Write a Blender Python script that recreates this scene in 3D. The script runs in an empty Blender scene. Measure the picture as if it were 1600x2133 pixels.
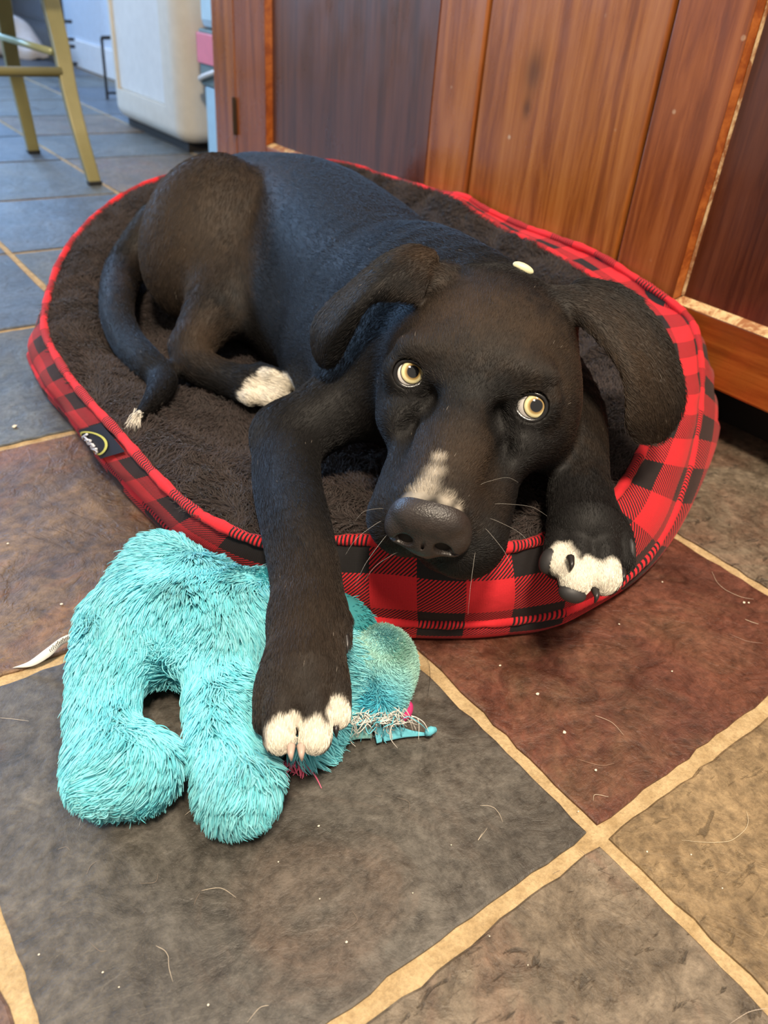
import bpy, bmesh, math, random
import numpy as np
from mathutils import Matrix, Vector
from mathutils.bvhtree import BVHTree

random.seed(7)
RNG = np.random.default_rng(7)
scene = bpy.context.scene
COL = scene.collection

# ------------------------------------------------------------------ camera
# world: X runs towards the cabinet front, Y runs along the cabinet away from the viewer, Z up (metres)
CAM_H = 0.41
FPX, CX, CY = 1622.55, 800.0, 1066.5
CR = np.array([0.80512236, -0.58867599, 0.07237795])     # camera right
CU = np.array([0.28393152, 0.48968542, 0.82437315])      # camera up
CF = np.array([0.5207311, 0.64317087, -0.56140035])      # camera forward
EYE = np.array([0.0, 0.0, CAM_H])

cam_data = bpy.data.cameras.new('camera')
cam = bpy.data.objects.new('camera', cam_data)
COL.objects.link(cam)
cam.matrix_world = Matrix(((CR[0], CU[0], -CF[0], 0), (CR[1], CU[1], -CF[1], 0), (CR[2], CU[2], -CF[2], CAM_H), (0, 0, 0, 1)))
cam_data.sensor_fit = 'HORIZONTAL'
cam_data.sensor_width = 36.0
cam_data.lens = 36.0 * FPX / 1600.0
cam_data.clip_start = 0.02
cam_data.dof.use_dof = True
cam_data.dof.focus_distance = 0.49
cam_data.dof.aperture_fstop = 13.0
scene.camera = cam

# ------------------------------------------------------------------ light and exposure
scene.view_settings.view_transform = 'Standard'
scene.view_settings.look = 'None'
scene.view_settings.exposure = 0.88
scene.view_settings.gamma = 1.0
scene.view_settings.use_curve_mapping = False

world = bpy.data.worlds.new('world')
scene.world = world
world.use_nodes = True
bg = world.node_tree.nodes['Background']
bg.inputs[0].default_value = (1.0, 0.90, 0.78, 1)
bg.inputs[1].default_value = 0.30

def area(name, loc, target, size, size_y, power, color, spread=180):
    l = bpy.data.lights.new(name, 'AREA')
    l.shape = 'RECTANGLE'; l.size = size; l.size_y = size_y
    l.energy = power; l.color = color; l.spread = math.radians(spread)
    o = bpy.data.objects.new(name, l); COL.objects.link(o)
    o.location = loc
    o.rotation_euler = (Vector(target) - Vector(loc)).to_track_quat('-Z', 'Y').to_euler()
    return o

area('ceiling_lamp', (-0.45, -0.60, 2.30), (0.25, 0.35, 0), 0.30, 0.30, 44, (1.0, 0.84, 0.64))
area('ceiling_lamp', (0.55, -0.35, 2.30), (0.25, 0.5, 0), 0.30, 0.30, 17, (1.0, 0.86, 0.68))
area('window_daylight', (0.15, 4.86, 1.30), (0.15, 1.0, 0.55), 1.5, 1.0, 68, (0.32, 0.58, 1.0))
area('side_window_daylight', (-1.7, 4.1, 1.40), (0.9, 2.3, 0.2), 1.4, 1.2, 42, (0.36, 0.63, 1.0))

# ------------------------------------------------------------------ pixel helpers (1600 x 2133 frame of the photograph)
def ray(x, y):
    return CF + CR * ((x - CX) / FPX) - CU * ((y - CY) / FPX)
def pd(x, y, d):
    return EYE + d * ray(x, y)
def onz(x, y, z):
    r = ray(x, y); return EYE + r * ((z - CAM_H) / r[2])
def onx(x, y, X):
    r = ray(x, y); return EYE + r * (X / r[0])
def ony(x, y, Y):
    r = ray(x, y); return EYE + r * (Y / r[1])
def depth(p):
    return float((np.asarray(p) - EYE) @ CF)

# ------------------------------------------------------------------ object helpers
def tag(o, label=None, cat=None, group=None, kind=None):
    if label: o['label'] = label
    if cat: o['category'] = cat
    if group: o['group'] = group
    if kind: o['kind'] = kind
    return o

def empty(name, loc=(0, 0, 0)):
    o = bpy.data.objects.new(name, None)
    o.empty_display_size = 0.05
    COL.objects.link(o); o.location = loc
    return o

def parent_keep(o, par):
    o.parent = par
    m = Matrix.Translation(par.location)          # groups here are placed in world coordinates and never rotated
    o.matrix_parent_inverse = m.inverted()

def mesh_obj(name, verts, faces, mat, parent=None, smooth=False, uvs=None):
    me = bpy.data.meshes.new(name)
    me.from_pydata([tuple(map(float, v)) for v in verts], [], [tuple(map(int, f)) for f in faces])
    if uvs is not None:
        ul = me.uv_layers.new(name='UVMap')
        li = np.empty(len(me.loops), dtype=np.int32); me.loops.foreach_get('vertex_index', li)
        ul.data.foreach_set('uv', np.asarray(uvs, dtype=np.float32)[li].ravel())
    if smooth:
        me.polygons.foreach_set('use_smooth', [True] * len(me.polygons))
    if mat: me.materials.append(mat)
    o = bpy.data.objects.new(name, me); COL.objects.link(o)
    if parent: parent_keep(o, parent)
    return o

def fast_mesh(name, V, Q, mat, parent=None, tris=False):
    me = bpy.data.meshes.new(name)
    n = 3 if tris else 4
    V = np.asarray(V, dtype=np.float32); Q = np.asarray(Q, dtype=np.int32)
    me.vertices.add(len(V)); me.vertices.foreach_set('co', V.ravel())
    me.loops.add(len(Q) * n); me.loops.foreach_set('vertex_index', Q.ravel())
    me.polygons.add(len(Q))
    me.polygons.foreach_set('loop_start', np.arange(0, len(Q) * n, n, dtype=np.int32))
    me.polygons.foreach_set('use_smooth', np.ones(len(Q), dtype=bool))
    me.update(calc_edges=True); me.validate()
    if mat: me.materials.append(mat)
    o = bpy.data.objects.new(name, me); COL.objects.link(o)
    if parent: parent_keep(o, parent)
    return o

class MB:
    def __init__(s): s.v = []; s.f = []; s.uv = []
    def add(s, v, f, uv=None):
        o = len(s.v); s.v += [tuple(p) for p in v]; s.f += [tuple(i + o for i in q) for q in f]
        s.uv += list(uv) if uv is not None else [(0, 0)] * len(v)
    def box(s, a, b, bev=0.0):
        x0, y0, z0 = a; x1, y1, z1 = b
        if bev <= 0:
            s.add([(x0,y0,z0),(x1,y0,z0),(x1,y1,z0),(x0,y1,z0),(x0,y0,z1),(x1,y0,z1),(x1,y1,z1),(x0,y1,z1)],
                  [(0,3,2,1),(4,5,6,7),(0,1,5,4),(1,2,6,5),(2,3,7,6),(3,0,4,7)])
        else:
            bm = bmesh.new()
            bmesh.ops.create_cube(bm, size=1.0)
            for v in bm.verts:
                v.co = Vector(((x0+x1)/2 + v.co.x*(x1-x0), (y0+y1)/2 + v.co.y*(y1-y0), (z0+z1)/2 + v.co.z*(z1-z0)))
            bmesh.ops.bevel(bm, geom=bm.edges[:], offset=bev, segments=2, affect='EDGES', profile=0.5)
            bm.verts.ensure_lookup_table(); bm.verts.index_update()
            s.add([v.co[:] for v in bm.verts], [[v.index for v in f.verts] for f in bm.faces]); bm.free()
    def tube(s, pts, rad, n=12, caps=True, closed=False, uscale=1.0):
        pts = [np.asarray(p, float) for p in pts]; m = len(pts)
        rr = rad if hasattr(rad, '__len__') else [rad] * m
        up = None; rings = []; uv = []; L = 0
        for i in range(m):
            a = pts[(i-1) % m] if (i > 0 or closed) else pts[i]
            b = pts[(i+1) % m] if (i < m-1 or closed) else pts[i]
            t = b - a; t = t / (np.linalg.norm(t) + 1e-12)
            if up is None:
                up = np.array([0, 0, 1.0]) if abs(t[2]) < .9 else np.array([1.0, 0, 0])
            u = up - t * (up @ t); u /= np.linalg.norm(u) + 1e-12; w = np.cross(t, u); up = u
            if i: L += np.linalg.norm(pts[i] - pts[i-1])
            for k in range(n):
                an = 2*math.pi*k/n
                rings.append(pts[i] + rr[i]*(u*math.cos(an) + w*math.sin(an))); uv.append((L*uscale, k/n))
        f = []
        for i in range(m if closed else m-1):
            j = (i+1) % m
            for k in range(n):
                f.append((i*n+k, i*n+(k+1) % n, j*n+(k+1) % n, j*n+k))
        if caps and not closed:
            f.append(tuple(range(n))[::-1]); f.append(tuple((m-1)*n+k for k in range(n)))
        s.add(rings, f, uv)
    def build(s, name, mat, parent=None, smooth=False):
        return mesh_obj(name, s.v, s.f, mat, parent, smooth, s.uv)

def catmull(pts, per, closed=False):
    P = [np.asarray(p, float) for p in pts]; n = len(P); out = []
    for i in range(n if closed else n-1):
        p0 = P[(i-1) % n] if (closed or i > 0) else P[0]
        p1, p2 = P[i], P[(i+1) % n]
        p3 = P[(i+2) % n] if (closed or i+2 < n) else P[n-1]
        for k in range(per):
            t = k/per
            out.append(.5*((2*p1) + (p2-p0)*t + (2*p0-5*p1+4*p2-p3)*t*t + (3*p1-p0-3*p2+p3)*t**3))
    if not closed: out.append(P[-1])
    return out

# ------------------------------------------------------------------ materials
def new_mat(name):
    m = bpy.data.materials.new(name); m.use_nodes = True
    return m, m.node_tree.nodes, m.node_tree.links, m.node_tree.nodes['Principled BSDF']

def plain(name, col, rough=.5, spec=.5, metal=0, coat=0, sheen=0):
    m, N, L, b = new_mat(name)
    nz = N.new('ShaderNodeTexNoise'); nz.inputs['Scale'].default_value = 40; nz.inputs['Detail'].default_value = 4
    tc = N.new('ShaderNodeTexCoord'); L.new(tc.outputs['Object'], nz.inputs['Vector'])
    mx = N.new('ShaderNodeMix'); mx.data_type = 'RGBA'
    mx.inputs['A'].default_value = (*[c*.88 for c in col], 1); mx.inputs['B'].default_value = (*[min(1, c*1.1) for c in col], 1)
    L.new(nz.outputs['Fac'], mx.inputs['Factor']); L.new(mx.outputs['Result'], b.inputs['Base Color'])
    b.inputs['Roughness'].default_value = rough; b.inputs['Specular IOR Level'].default_value = spec
    b.inputs['Metallic'].default_value = metal; b.inputs['Coat Weight'].default_value = coat
    b.inputs['Sheen Weight'].default_value = sheen
    return m

def math_node(N, L, op, a, b=None, c=None):
    n = N.new('ShaderNodeMath'); n.operation = op
    for i, v in enumerate((a, b, c)):
        if v is None: continue
        if isinstance(v, (int, float)): n.inputs[i].default_value = v
        else: L.new(v, n.inputs[i])
    return n.outputs[0]

def mix_col(N, L, fac, a, b, mode='MIX'):
    n = N.new('ShaderNodeMix'); n.data_type = 'RGBA'; n.blend_type = mode
    for k, v in (('Factor', fac), ('A', a), ('B', b)):
        if isinstance(v, (int, float)): n.inputs[k].default_value = v
        elif isinstance(v, tuple): n.inputs[k].default_value = (*v, 1) if len(v) == 3 else v
        else: L.new(v, n.inputs[k])
    return n.outputs['Result']

def noise(N, L, vec, scale, detail=5, rough=.6, dist=0):
    n = N.new('ShaderNodeTexNoise')
    n.inputs['Scale'].default_value = scale; n.inputs['Detail'].default_value = detail
    n.inputs['Roughness'].default_value = rough; n.inputs['Distortion'].default_value = dist
    if vec is not None: L.new(vec, n.inputs['Vector'])
    return n.outputs['Fac']

def ramp(N, L, fac, stops):
    r = N.new('ShaderNodeValToRGB'); e = r.color_ramp.elements
    while len(e) < len(stops): e.new(.5)
    for el, (p, c) in zip(e, stops):
        el.position = p; el.color = (*c, 1) if len(c) == 3 else c
    L.new(fac, r.inputs['Fac']); return r.outputs['Color']

def mapping(N, L, src, scale=(1, 1, 1), loc=(0, 0, 0), rot=(0, 0, 0)):
    m = N.new('ShaderNodeMapping'); m.inputs['Scale'].default_value = scale; m.inputs['Location'].default_value = loc
    m.inputs['Rotation'].default_value = rot
    L.new(src, m.inputs['Vector']); return m.outputs['Vector']

def slate(name, dark, mid, light, stain, seed, relief=1.0, stain_amt=.5, rough=.42, pits=0.0):
    m, N, L, b = new_mat(name)
    tc = N.new('ShaderNodeNewGeometry').outputs['Position']
    v = mapping(N, L, tc, (1, 1, 1), (seed*3.7, seed*1.3, seed))
    n1 = noise(N, L, v, 7, 9, .66, .8)
    c = ramp(N, L, n1, [(.28, dark), (.5, mid), (.74, light)])
    n2 = noise(N, L, v, 5.0, 6, .68, 1.8)
    st = ramp(N, L, n2, [(.50, (0, 0, 0)), (.68, (1, 1, 1))])
    c = mix_col(N, L, math_node(N, L, 'MULTIPLY', st, stain_amt), c, stain)
    n3 = noise(N, L, v, 110, 7, .75)
    c = mix_col(N, L, .75, c, ramp(N, L, n3, [(.34, (.30, .29, .28)), (.62, (1.25, 1.25, 1.25))]), 'MULTIPLY')
    n4 = noise(N, L, v, 28, 6, .72, 1.2)
    c = mix_col(N, L, .7, c, ramp(N, L, n4, [(.36, (.50, .47, .44)), (.60, (1.2, 1.2, 1.2))]), 'MULTIPLY')
    # pale scuffs and scratches
    v2 = mapping(N, L, tc, (16, 60, 1), (seed, 2, 0), (0, 0, .5 + seed))
    sc = ramp(N, L, noise(N, L, v2, 1.6, 8, .8, 2.4), [(.60, (0, 0, 0)), (.74, (1, 1, 1))])
    c = mix_col(N, L, math_node(N, L, 'MULTIPLY', sc, .34), c, tuple(min(1, x*1.9 + .02) for x in light))
    # layered cleft: terraces of the noise field with sharp little steps
    nt = noise(N, L, v, 5.5, 7, .62, .7)
    t8 = math_node(N, L, 'MULTIPLY', nt, 9.0)
    stp = math_node(N, L, 'ADD', math_node(N, L, 'FLOOR', t8), math_node(N, L, 'POWER', math_node(N, L, 'FRACT', t8), 14.0))
    h = math_node(N, L, 'ADD', math_node(N, L, 'MULTIPLY', n1, 1.2), math_node(N, L, 'MULTIPLY', stp, .16*relief*relief))
    h = math_node(N, L, 'ADD', h, math_node(N, L, 'MULTIPLY', n3, .34))
    h = math_node(N, L, 'ADD', h, math_node(N, L, 'MULTIPLY', n4, .8*relief))
    if pits:
        pv = mapping(N, L, tc, (26, 70, 1), (seed, 0, 0), (0, 0, .7))
        pt = ramp(N, L, noise(N, L, pv, 1.5, 5, .6, .6), [(.33, (0, 0, 0)), (.40, (1, 1, 1))])
        c = mix_col(N, L, math_node(N, L, 'MULTIPLY', math_node(N, L, 'SUBTRACT', 1.0, pt), .75*pits), c, tuple(x*.35 for x in dark))
        h = math_node(N, L, 'ADD', h, math_node(N, L, 'MULTIPLY', pt, .35*pits))
    L.new(c, b.inputs['Base Color'])
    rg = ramp(N, L, n4, [(.3, (rough-.10,)*3), (.7, (rough+.16,)*3)])
    L.new(rg, b.inputs['Roughness'])
    bp = N.new('ShaderNodeBump'); bp.inputs['Strength'].default_value = .6; bp.inputs['Distance'].default_value = .004
    L.new(h, bp.inputs['Height']); L.new(bp.outputs[0], b.inputs['Normal'])
    b.inputs['Specular IOR Level'].default_value = .5
    return m

def wood(name, c_dark, c_mid, c_light, seed=0, axis='z', knots=(), rough=.24, specks=True):
    m, N, L, b = new_mat(name)
    tc = N.new('ShaderNodeTexCoord').outputs['Object']
    sc = (1, 1, .055) if axis == 'z' else (1, .055, 1)
    v = mapping(N, L, tc, sc, (seed*.37, seed*.71, seed*.13))
    n1 = noise(N, L, v, 30, 6, .66, 1.0)
    n2 = noise(N, L, v, 140, 5, .75, .5)
    base = math_node(N, L, 'ADD', math_node(N, L, 'MULTIPLY', n1, .72), math_node(N, L, 'MULTIPLY', n2, .28))
    c = ramp(N, L, base, [(.36, tuple(x*.62 for x in c_dark)), (.45, c_dark), (.52, c_mid), (.62, c_light)])
    big = noise(N, L, mapping(N, L, tc, (3, 3, 2), (seed, 0, 0)), 1.6, 3, .5)
    c = mix_col(N, L, math_node(N, L, 'MULTIPLY', big, .5), c, c_dark)
    sx = N.new('ShaderNodeSeparateXYZ'); L.new(tc, sx.inputs[0])
    for (ky, kz, ks) in knots:
        dy = math_node(N, L, 'MULTIPLY', math_node(N, L, 'SUBTRACT', sx.outputs['Y'], ky), 1/ks)
        dz = math_node(N, L, 'MULTIPLY', math_node(N, L, 'SUBTRACT', sx.outputs['Z'], kz), 1/(ks*1.7))
        r2 = math_node(N, L, 'ADD', math_node(N, L, 'MULTIPLY', dy, dy), math_node(N, L, 'MULTIPLY', dz, dz))
        g = math_node(N, L, 'POWER', 2.718, math_node(N, L, 'MULTIPLY', r2, -1.0))
        c = mix_col(N, L, math_node(N, L, 'MULTIPLY', g, .72), c, tuple(x*.25 for x in c_dark))
    if specks:
        vo = N.new('ShaderNodeTexVoronoi'); vo.inputs['Scale'].default_value = 30; vo.inputs['Randomness'].default_value = 1
        L.new(mapping(N, L, tc, (1, 1, 1), (seed, seed*2, 3)), vo.inputs['Vector'])
        sp = ramp(N, L, vo.outputs['Distance'], [(.055, (1, 1, 1)), (.09, (0, 0, 0))])
        gate = ramp(N, L, noise(N, L, mapping(N, L, tc, (1, 1, 1), (seed*5, 1, 9)), 9, 3), [(.54, (0, 0, 0)), (.62, (1, 1, 1))])
        c = mix_col(N, L, math_node(N, L, 'MULTIPLY', sp, gate), c, (.55, .36, .22))
    L.new(c, b.inputs['Base Color'])
    L.new(ramp(N, L, noise(N, L, mapping(N, L, tc, (6, 6, 3), (seed, 4, 0)), 3, 5, .6), [(.3, (rough-.06,)*3), (.75, (rough+.16,)*3)]), b.inputs['Roughness'])
    bp = N.new('ShaderNodeBump'); bp.inputs['Strength'].default_value = .12; bp.inputs['Distance'].default_value = .002
    L.new(base, bp.inputs['Height']); L.new(bp.outputs[0], b.inputs['Normal'])
    b.inputs['Coat Weight'].default_value = .35; b.inputs['Coat Roughness'].default_value = .18
    return m

def worn_edge(name, base, bare, seed):
    m, N, L, b = new_mat(name)
    tc = N.new('ShaderNodeTexCoord').outputs['Object']
    f = ramp(N, L, noise(N, L, mapping(N, L, tc, (40, 40, 22), (seed, 0, 0)), 1.1, 7, .8, .4), [(.44, (0, 0, 0)), (.56, (1, 1, 1))])
    L.new(mix_col(N, L, f, base, bare), b.inputs['Base Color']); b.inputs['Roughness'].default_value = .45
    return m

S = .034                      # side of one check of the plaid
RED, BLK = (.70, .026, .036), (.018, .017, .018)
def plaid(name, voff=0.0, red=RED):
    """buffalo check woven cloth: uv in metres"""
    m, N, L, b = new_mat(name)
    uv = N.new('ShaderNodeUVMap').outputs['UV']
    sx = N.new('ShaderNodeSeparateXYZ'); L.new(uv, sx.inputs[0])
    U, V = sx.outputs['X'], math_node(N, L, 'ADD', sx.outputs['Y'], voff)
    def stripe(c):
        fr = math_node(N, L, 'FRACT', math_node(N, L, 'ADD', math_node(N, L, 'MULTIPLY', c, 1/(2*S)), 100))
        return math_node(N, L, 'GREATER_THAN', fr, .5)
    su, sv = stripe(U), stripe(V)
    tw = math_node(N, L, 'GREATER_THAN', math_node(N, L, 'FRACT', math_node(N, L, 'ADD', math_node(N, L, 'MULTIPLY', math_node(N, L, 'ADD', U, math_node(N, L, 'MULTIPLY', V, .9)), 1/.0030), 500)), .50)
    both = math_node(N, L, 'MULTIPLY', su, sv)
    one = math_node(N, L, 'ABSOLUTE', math_node(N, L, 'SUBTRACT', su, sv))
    blk = math_node(N, L, 'MAXIMUM', both, math_node(N, L, 'MULTIPLY', one, tw))
    c = mix_col(N, L, blk, red, BLK)
    nz = noise(N, L, mapping(N, L, uv, (1, 1, 1)), 900, 3, .7)
    c = mix_col(N, L, .35, c, ramp(N, L, nz, [(.3, (.55, .55, .55)), (.7, (1, 1, 1))]), 'MULTIPLY')
    L.new(c, b.inputs['Base Color'])
    b.inputs['Roughness'].default_value = .85; b.inputs['Specular IOR Level'].default_value = .2
    b.inputs['Sheen Weight'].default_value = .10; b.inputs['Sheen Roughness'].default_value = .5
    b.inputs['Sheen Tint'].default_value = (.9, .5, .45, 1)
    weave = math_node(N, L, 'ADD', math_node(N, L, 'SINE', math_node(N, L, 'MULTIPLY', U, 5200)), math_node(N, L, 'SINE', math_node(N, L, 'MULTIPLY', V, 5200)))
    big = noise(N, L, mapping(N, L, uv, (1, 1, 1)), 28, 3, .5)
    h = math_node(N, L, 'ADD', math_node(N, L, 'MULTIPLY', weave, .05), math_node(N, L, 'MULTIPLY', big, 3.0))
    bp = N.new('ShaderNodeBump'); bp.inputs['Strength'].default_value = .4; bp.inputs['Distance'].default_value = .002
    L.new(h, bp.inputs['Height']); L.new(bp.outputs[0], b.inputs['Normal'])
    return m

def attr_hair(name, attr='hcol', rough=.45, spec=.5, gain=1.0, sheen=0.0, trans=0.0):
    m, N, L, b = new_mat(name)
    a = N.new('ShaderNodeAttribute'); a.attribute_name = attr; a.attribute_type = 'GEOMETRY'
    L.new(a.outputs['Color'], b.inputs['Base Color'])
    b.inputs['Roughness'].default_value = rough; b.inputs['Specular IOR Level'].default_value = spec
    b.inputs['Sheen Weight'].default_value = sheen
    return m

# ------------------------------------------------------------------ hair curves
def hair_object(name, P, radius, colors, mat, parent=None):
    """P: (n, k, 3) strand points; radius: (k,) or (n,k); colors: (n,3)"""
    n, k, _ = P.shape
    cu = bpy.data.hair_curves.new(name)
    cu.add_curves([k] * n)
    cu.position_data.foreach_set('vector', P.astype(np.float32).ravel())
    R = np.broadcast_to(radius, (n, k)).astype(np.float32)
    ra = cu.attributes.get('radius') or cu.attributes.new('radius', 'FLOAT', 'POINT')
    ra.data.foreach_set('value', np.ascontiguousarray(R).ravel())
    ca = cu.attributes.new('hcol', 'FLOAT_COLOR', 'CURVE')
    ca.data.foreach_set('color', np.concatenate([colors, np.ones((n, 1))], 1).astype(np.float32).ravel())
    cu.materials.append(mat)
    o = bpy.data.objects.new(name, cu); COL.objects.link(o)
    if parent: parent_keep(o, parent)
    return o

def sample_mesh(V, T, count, dens=None, rng=RNG):
    """random points on triangles; returns positions, normals, face index, barycentric"""
    a, b, c = V[T[:, 0]], V[T[:, 1]], V[T[:, 2]]
    cr = np.cross(b - a, c - a); ar = np.linalg.norm(cr, axis=1)
    w = ar if dens is None else ar * dens
    cs = np.cumsum(w); fi = np.searchsorted(cs, rng.random(count) * cs[-1]); fi = np.minimum(fi, len(T)-1)
    r1 = np.sqrt(rng.random(count)); r2 = rng.random(count)
    bc = np.stack([1 - r1, r1*(1 - r2), r1*r2], 1)
    p = a[fi]*bc[:, :1] + b[fi]*bc[:, 1:2] + c[fi]*bc[:, 2:]
    nn = cr[fi] / (ar[fi][:, None] + 1e-12)
    return p, nn, fi, bc

def unit(v):
    return v / (np.linalg.norm(v, axis=-1, keepdims=True) + 1e-12)

# value noise for organic variation (vectorised, world space)
_PERM = RNG.random((32, 32, 32))
def vnoise(p, scale):
    q = p * scale; i = np.floor(q).astype(int); f = q - i; f = f*f*(3 - 2*f); r = 0
    for dx in (0, 1):
        for dy in (0, 1):
            for dz in (0, 1):
                w = (f[..., 0] if dx else 1-f[..., 0])*(f[..., 1] if dy else 1-f[..., 1])*(f[..., 2] if dz else 1-f[..., 2])
                r = r + w*_PERM[(i[..., 0]+dx) % 32, (i[..., 1]+dy) % 32, (i[..., 2]+dz) % 32]
    return r

# ------------------------------------------------------------------ blended solids (signed distance -> one continuous mesh)
class Solid:
    def __init__(s): s.pr = []
    def cone(s, a, b, ra, rb, k=.012, op='u', flow=None):
        a = np.asarray(a, float); b = np.asarray(b, float)
        fl = unit(b - a) if flow is None else unit(np.asarray(flow, float))
        s.pr.append(('c', a, b, ra, rb, k, op, fl)); return s
    def ell(s, c, rad, M=None, k=.012, op='u', flow=(0, 0, -1)):
        M = np.eye(3) if M is None else np.asarray(M, float)
        s.pr.append(('e', np.asarray(c, float), np.asarray(rad, float), M, None, k, op, unit(np.asarray(flow, float)))); return s
    def sheet(s, pts, rad, k=.006, flow=(0, 0, -1)):
        s.pr.append(('s', np.asarray(pts, float), np.asarray(rad, float), None, None, k, 'u', flow)); return s
    def chain(s, nodes, k=.012):
        q = np.array([np.append(a, r) for a, r in nodes])
        if len(nodes) > 2: q = np.array(catmull(list(q), 4))
        s.pr.append(('k', q[:, :3], q[:, 3], None, None, k, 'u', unit(q[-1, :3]-q[0, :3]))); return s
    @staticmethod
    def _bbox(q):
        if q[0] == 'c':
            r = max(q[3], q[4]); return np.minimum(q[1], q[2]) - r, np.maximum(q[1], q[2]) + r
        if q[0] == 'e':
            r = q[2].max(); return q[1] - r, q[1] + r
        return q[1].min(0) - q[2].max(), q[1].max(0) + q[2].max()
    @staticmethod
    def _chain(q, p):
        best = None; fl = None
        for i in range(len(q[1])-1):
            a, b = q[1][i], q[1][i+1]; ba = b - a; t = np.clip(((p - a) @ ba)/max(ba @ ba, 1e-12), 0, 1)
            d = np.linalg.norm(p - (a + t[..., None]*ba), axis=-1) - (q[2][i] + (q[2][i+1] - q[2][i])*t)
            if best is None: best = d; fl = np.broadcast_to(unit(ba), p.shape).copy() if p.ndim == 2 else None
            else:
                if fl is not None: fl[d < best] = unit(ba)
                best = np.minimum(best, d)
        return best, fl
    @staticmethod
    def _dist(q, p):
        if q[0] == 'k': return Solid._chain(q, p)[0]
        if q[0] == 'c':
            ba = q[2] - q[1]; t = np.clip(((p - q[1]) @ ba) / max(ba @ ba, 1e-12), 0, 1)
            return np.linalg.norm(p - (q[1] + t[..., None]*ba), axis=-1) - (q[3] + (q[4] - q[3])*t)
        if q[0] == 'e':
            l = (p - q[1]) @ q[3]; r = q[2]
            k0 = np.linalg.norm(l/r, axis=-1); k1 = np.linalg.norm(l/(r*r), axis=-1)
            return k0*(k0 - 1)/np.maximum(k1, 1e-9)
    def field(s, lo, hi, h):
        n = np.ceil((hi - lo)/h).astype(int) + 1
        ax = [lo[i] + h*np.arange(n[i]) for i in range(3)]
        F = np.full(n, .06, dtype=np.float32)
        for q in s.pr:
            k = q[5]; b0, b1 = s._bbox(q); m = k + 3*h + .004
            i0 = np.clip(np.floor((b0 - m - lo)/h).astype(int), 0, n); i1 = np.clip(np.ceil((b1 + m - lo)/h).astype(int) + 1, 0, n)
            if (i1 <= i0).any(): continue
            sl = tuple(slice(i0[i], i1[i]) for i in range(3))
            if q[0] == 's':
                d = np.full(i1 - i0, .06, dtype=np.float32); w = int(np.ceil((q[2].max() + k + h)/h)) + 1
                g = np.arange(-w, w+1); off = np.stack(np.meshgrid(g, g, g, indexing='ij'), -1).reshape(-1, 3)
                base = np.round((q[1] - lo)/h).astype(int)
                for c0 in range(0, len(base), 1500):
                    bb = base[c0:c0+1500]; idx = bb[:, None, :] + off[None]
                    val = np.linalg.norm(lo + idx*h - q[1][c0:c0+1500][:, None, :], axis=-1) - q[2][c0:c0+1500][:, None]
                    loc = idx - i0; ok = ((loc >= 0) & (loc < (i1 - i0))).all(-1)
                    np.minimum.at(d, tuple(loc[ok].T), val[ok].astype(np.float32))
            else:
                p = np.stack(np.meshgrid(ax[0][sl[0]], ax[1][sl[1]], ax[2][sl[2]], indexing='ij'), -1)
                d = s._dist(q, p).astype(np.float32)
            f = F[sl]
            if q[6] == 'u':
                t = np.clip(.5 + .5*(f - d)/k, 0, 1); F[sl] = f + (d - f)*t - k*t*(1 - t)
            else:
                t = np.clip(.5 - .5*(f + d)/k, 0, 1); F[sl] = f + (-d - f)*t + k*t*(1 - t)
        return F
    def flows(s, p):
        W = np.zeros(len(p)); D = np.zeros((len(p), 3))
        for q in s.pr:
            if q[6] != 'u': continue
            if q[0] == 's':
                d = np.full(len(p), 1.0); b0, b1 = s._bbox(q); near = ((p > b0 - .01) & (p < b1 + .01)).all(1)
                ii = np.where(near)[0]
                for c0 in range(0, len(ii), 4000):
                    j = ii[c0:c0+4000]
                    d[j] = (np.linalg.norm(p[j][:, None] - q[1][None, ::9], axis=-1) - q[2][None, ::9]).min(1)
            elif q[0] == 'k':
                d, fl = s._chain(q, p); w = np.exp(-np.maximum(d, -.004)/.009); W += w; D += w[:, None]*fl; continue
            else: d = s._dist(q, p)
            w = np.exp(-np.maximum(d, -.004)/.009); W += w; D += w[:, None]*q[7]
        return unit(D/(W[:, None] + 1e-12))

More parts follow.
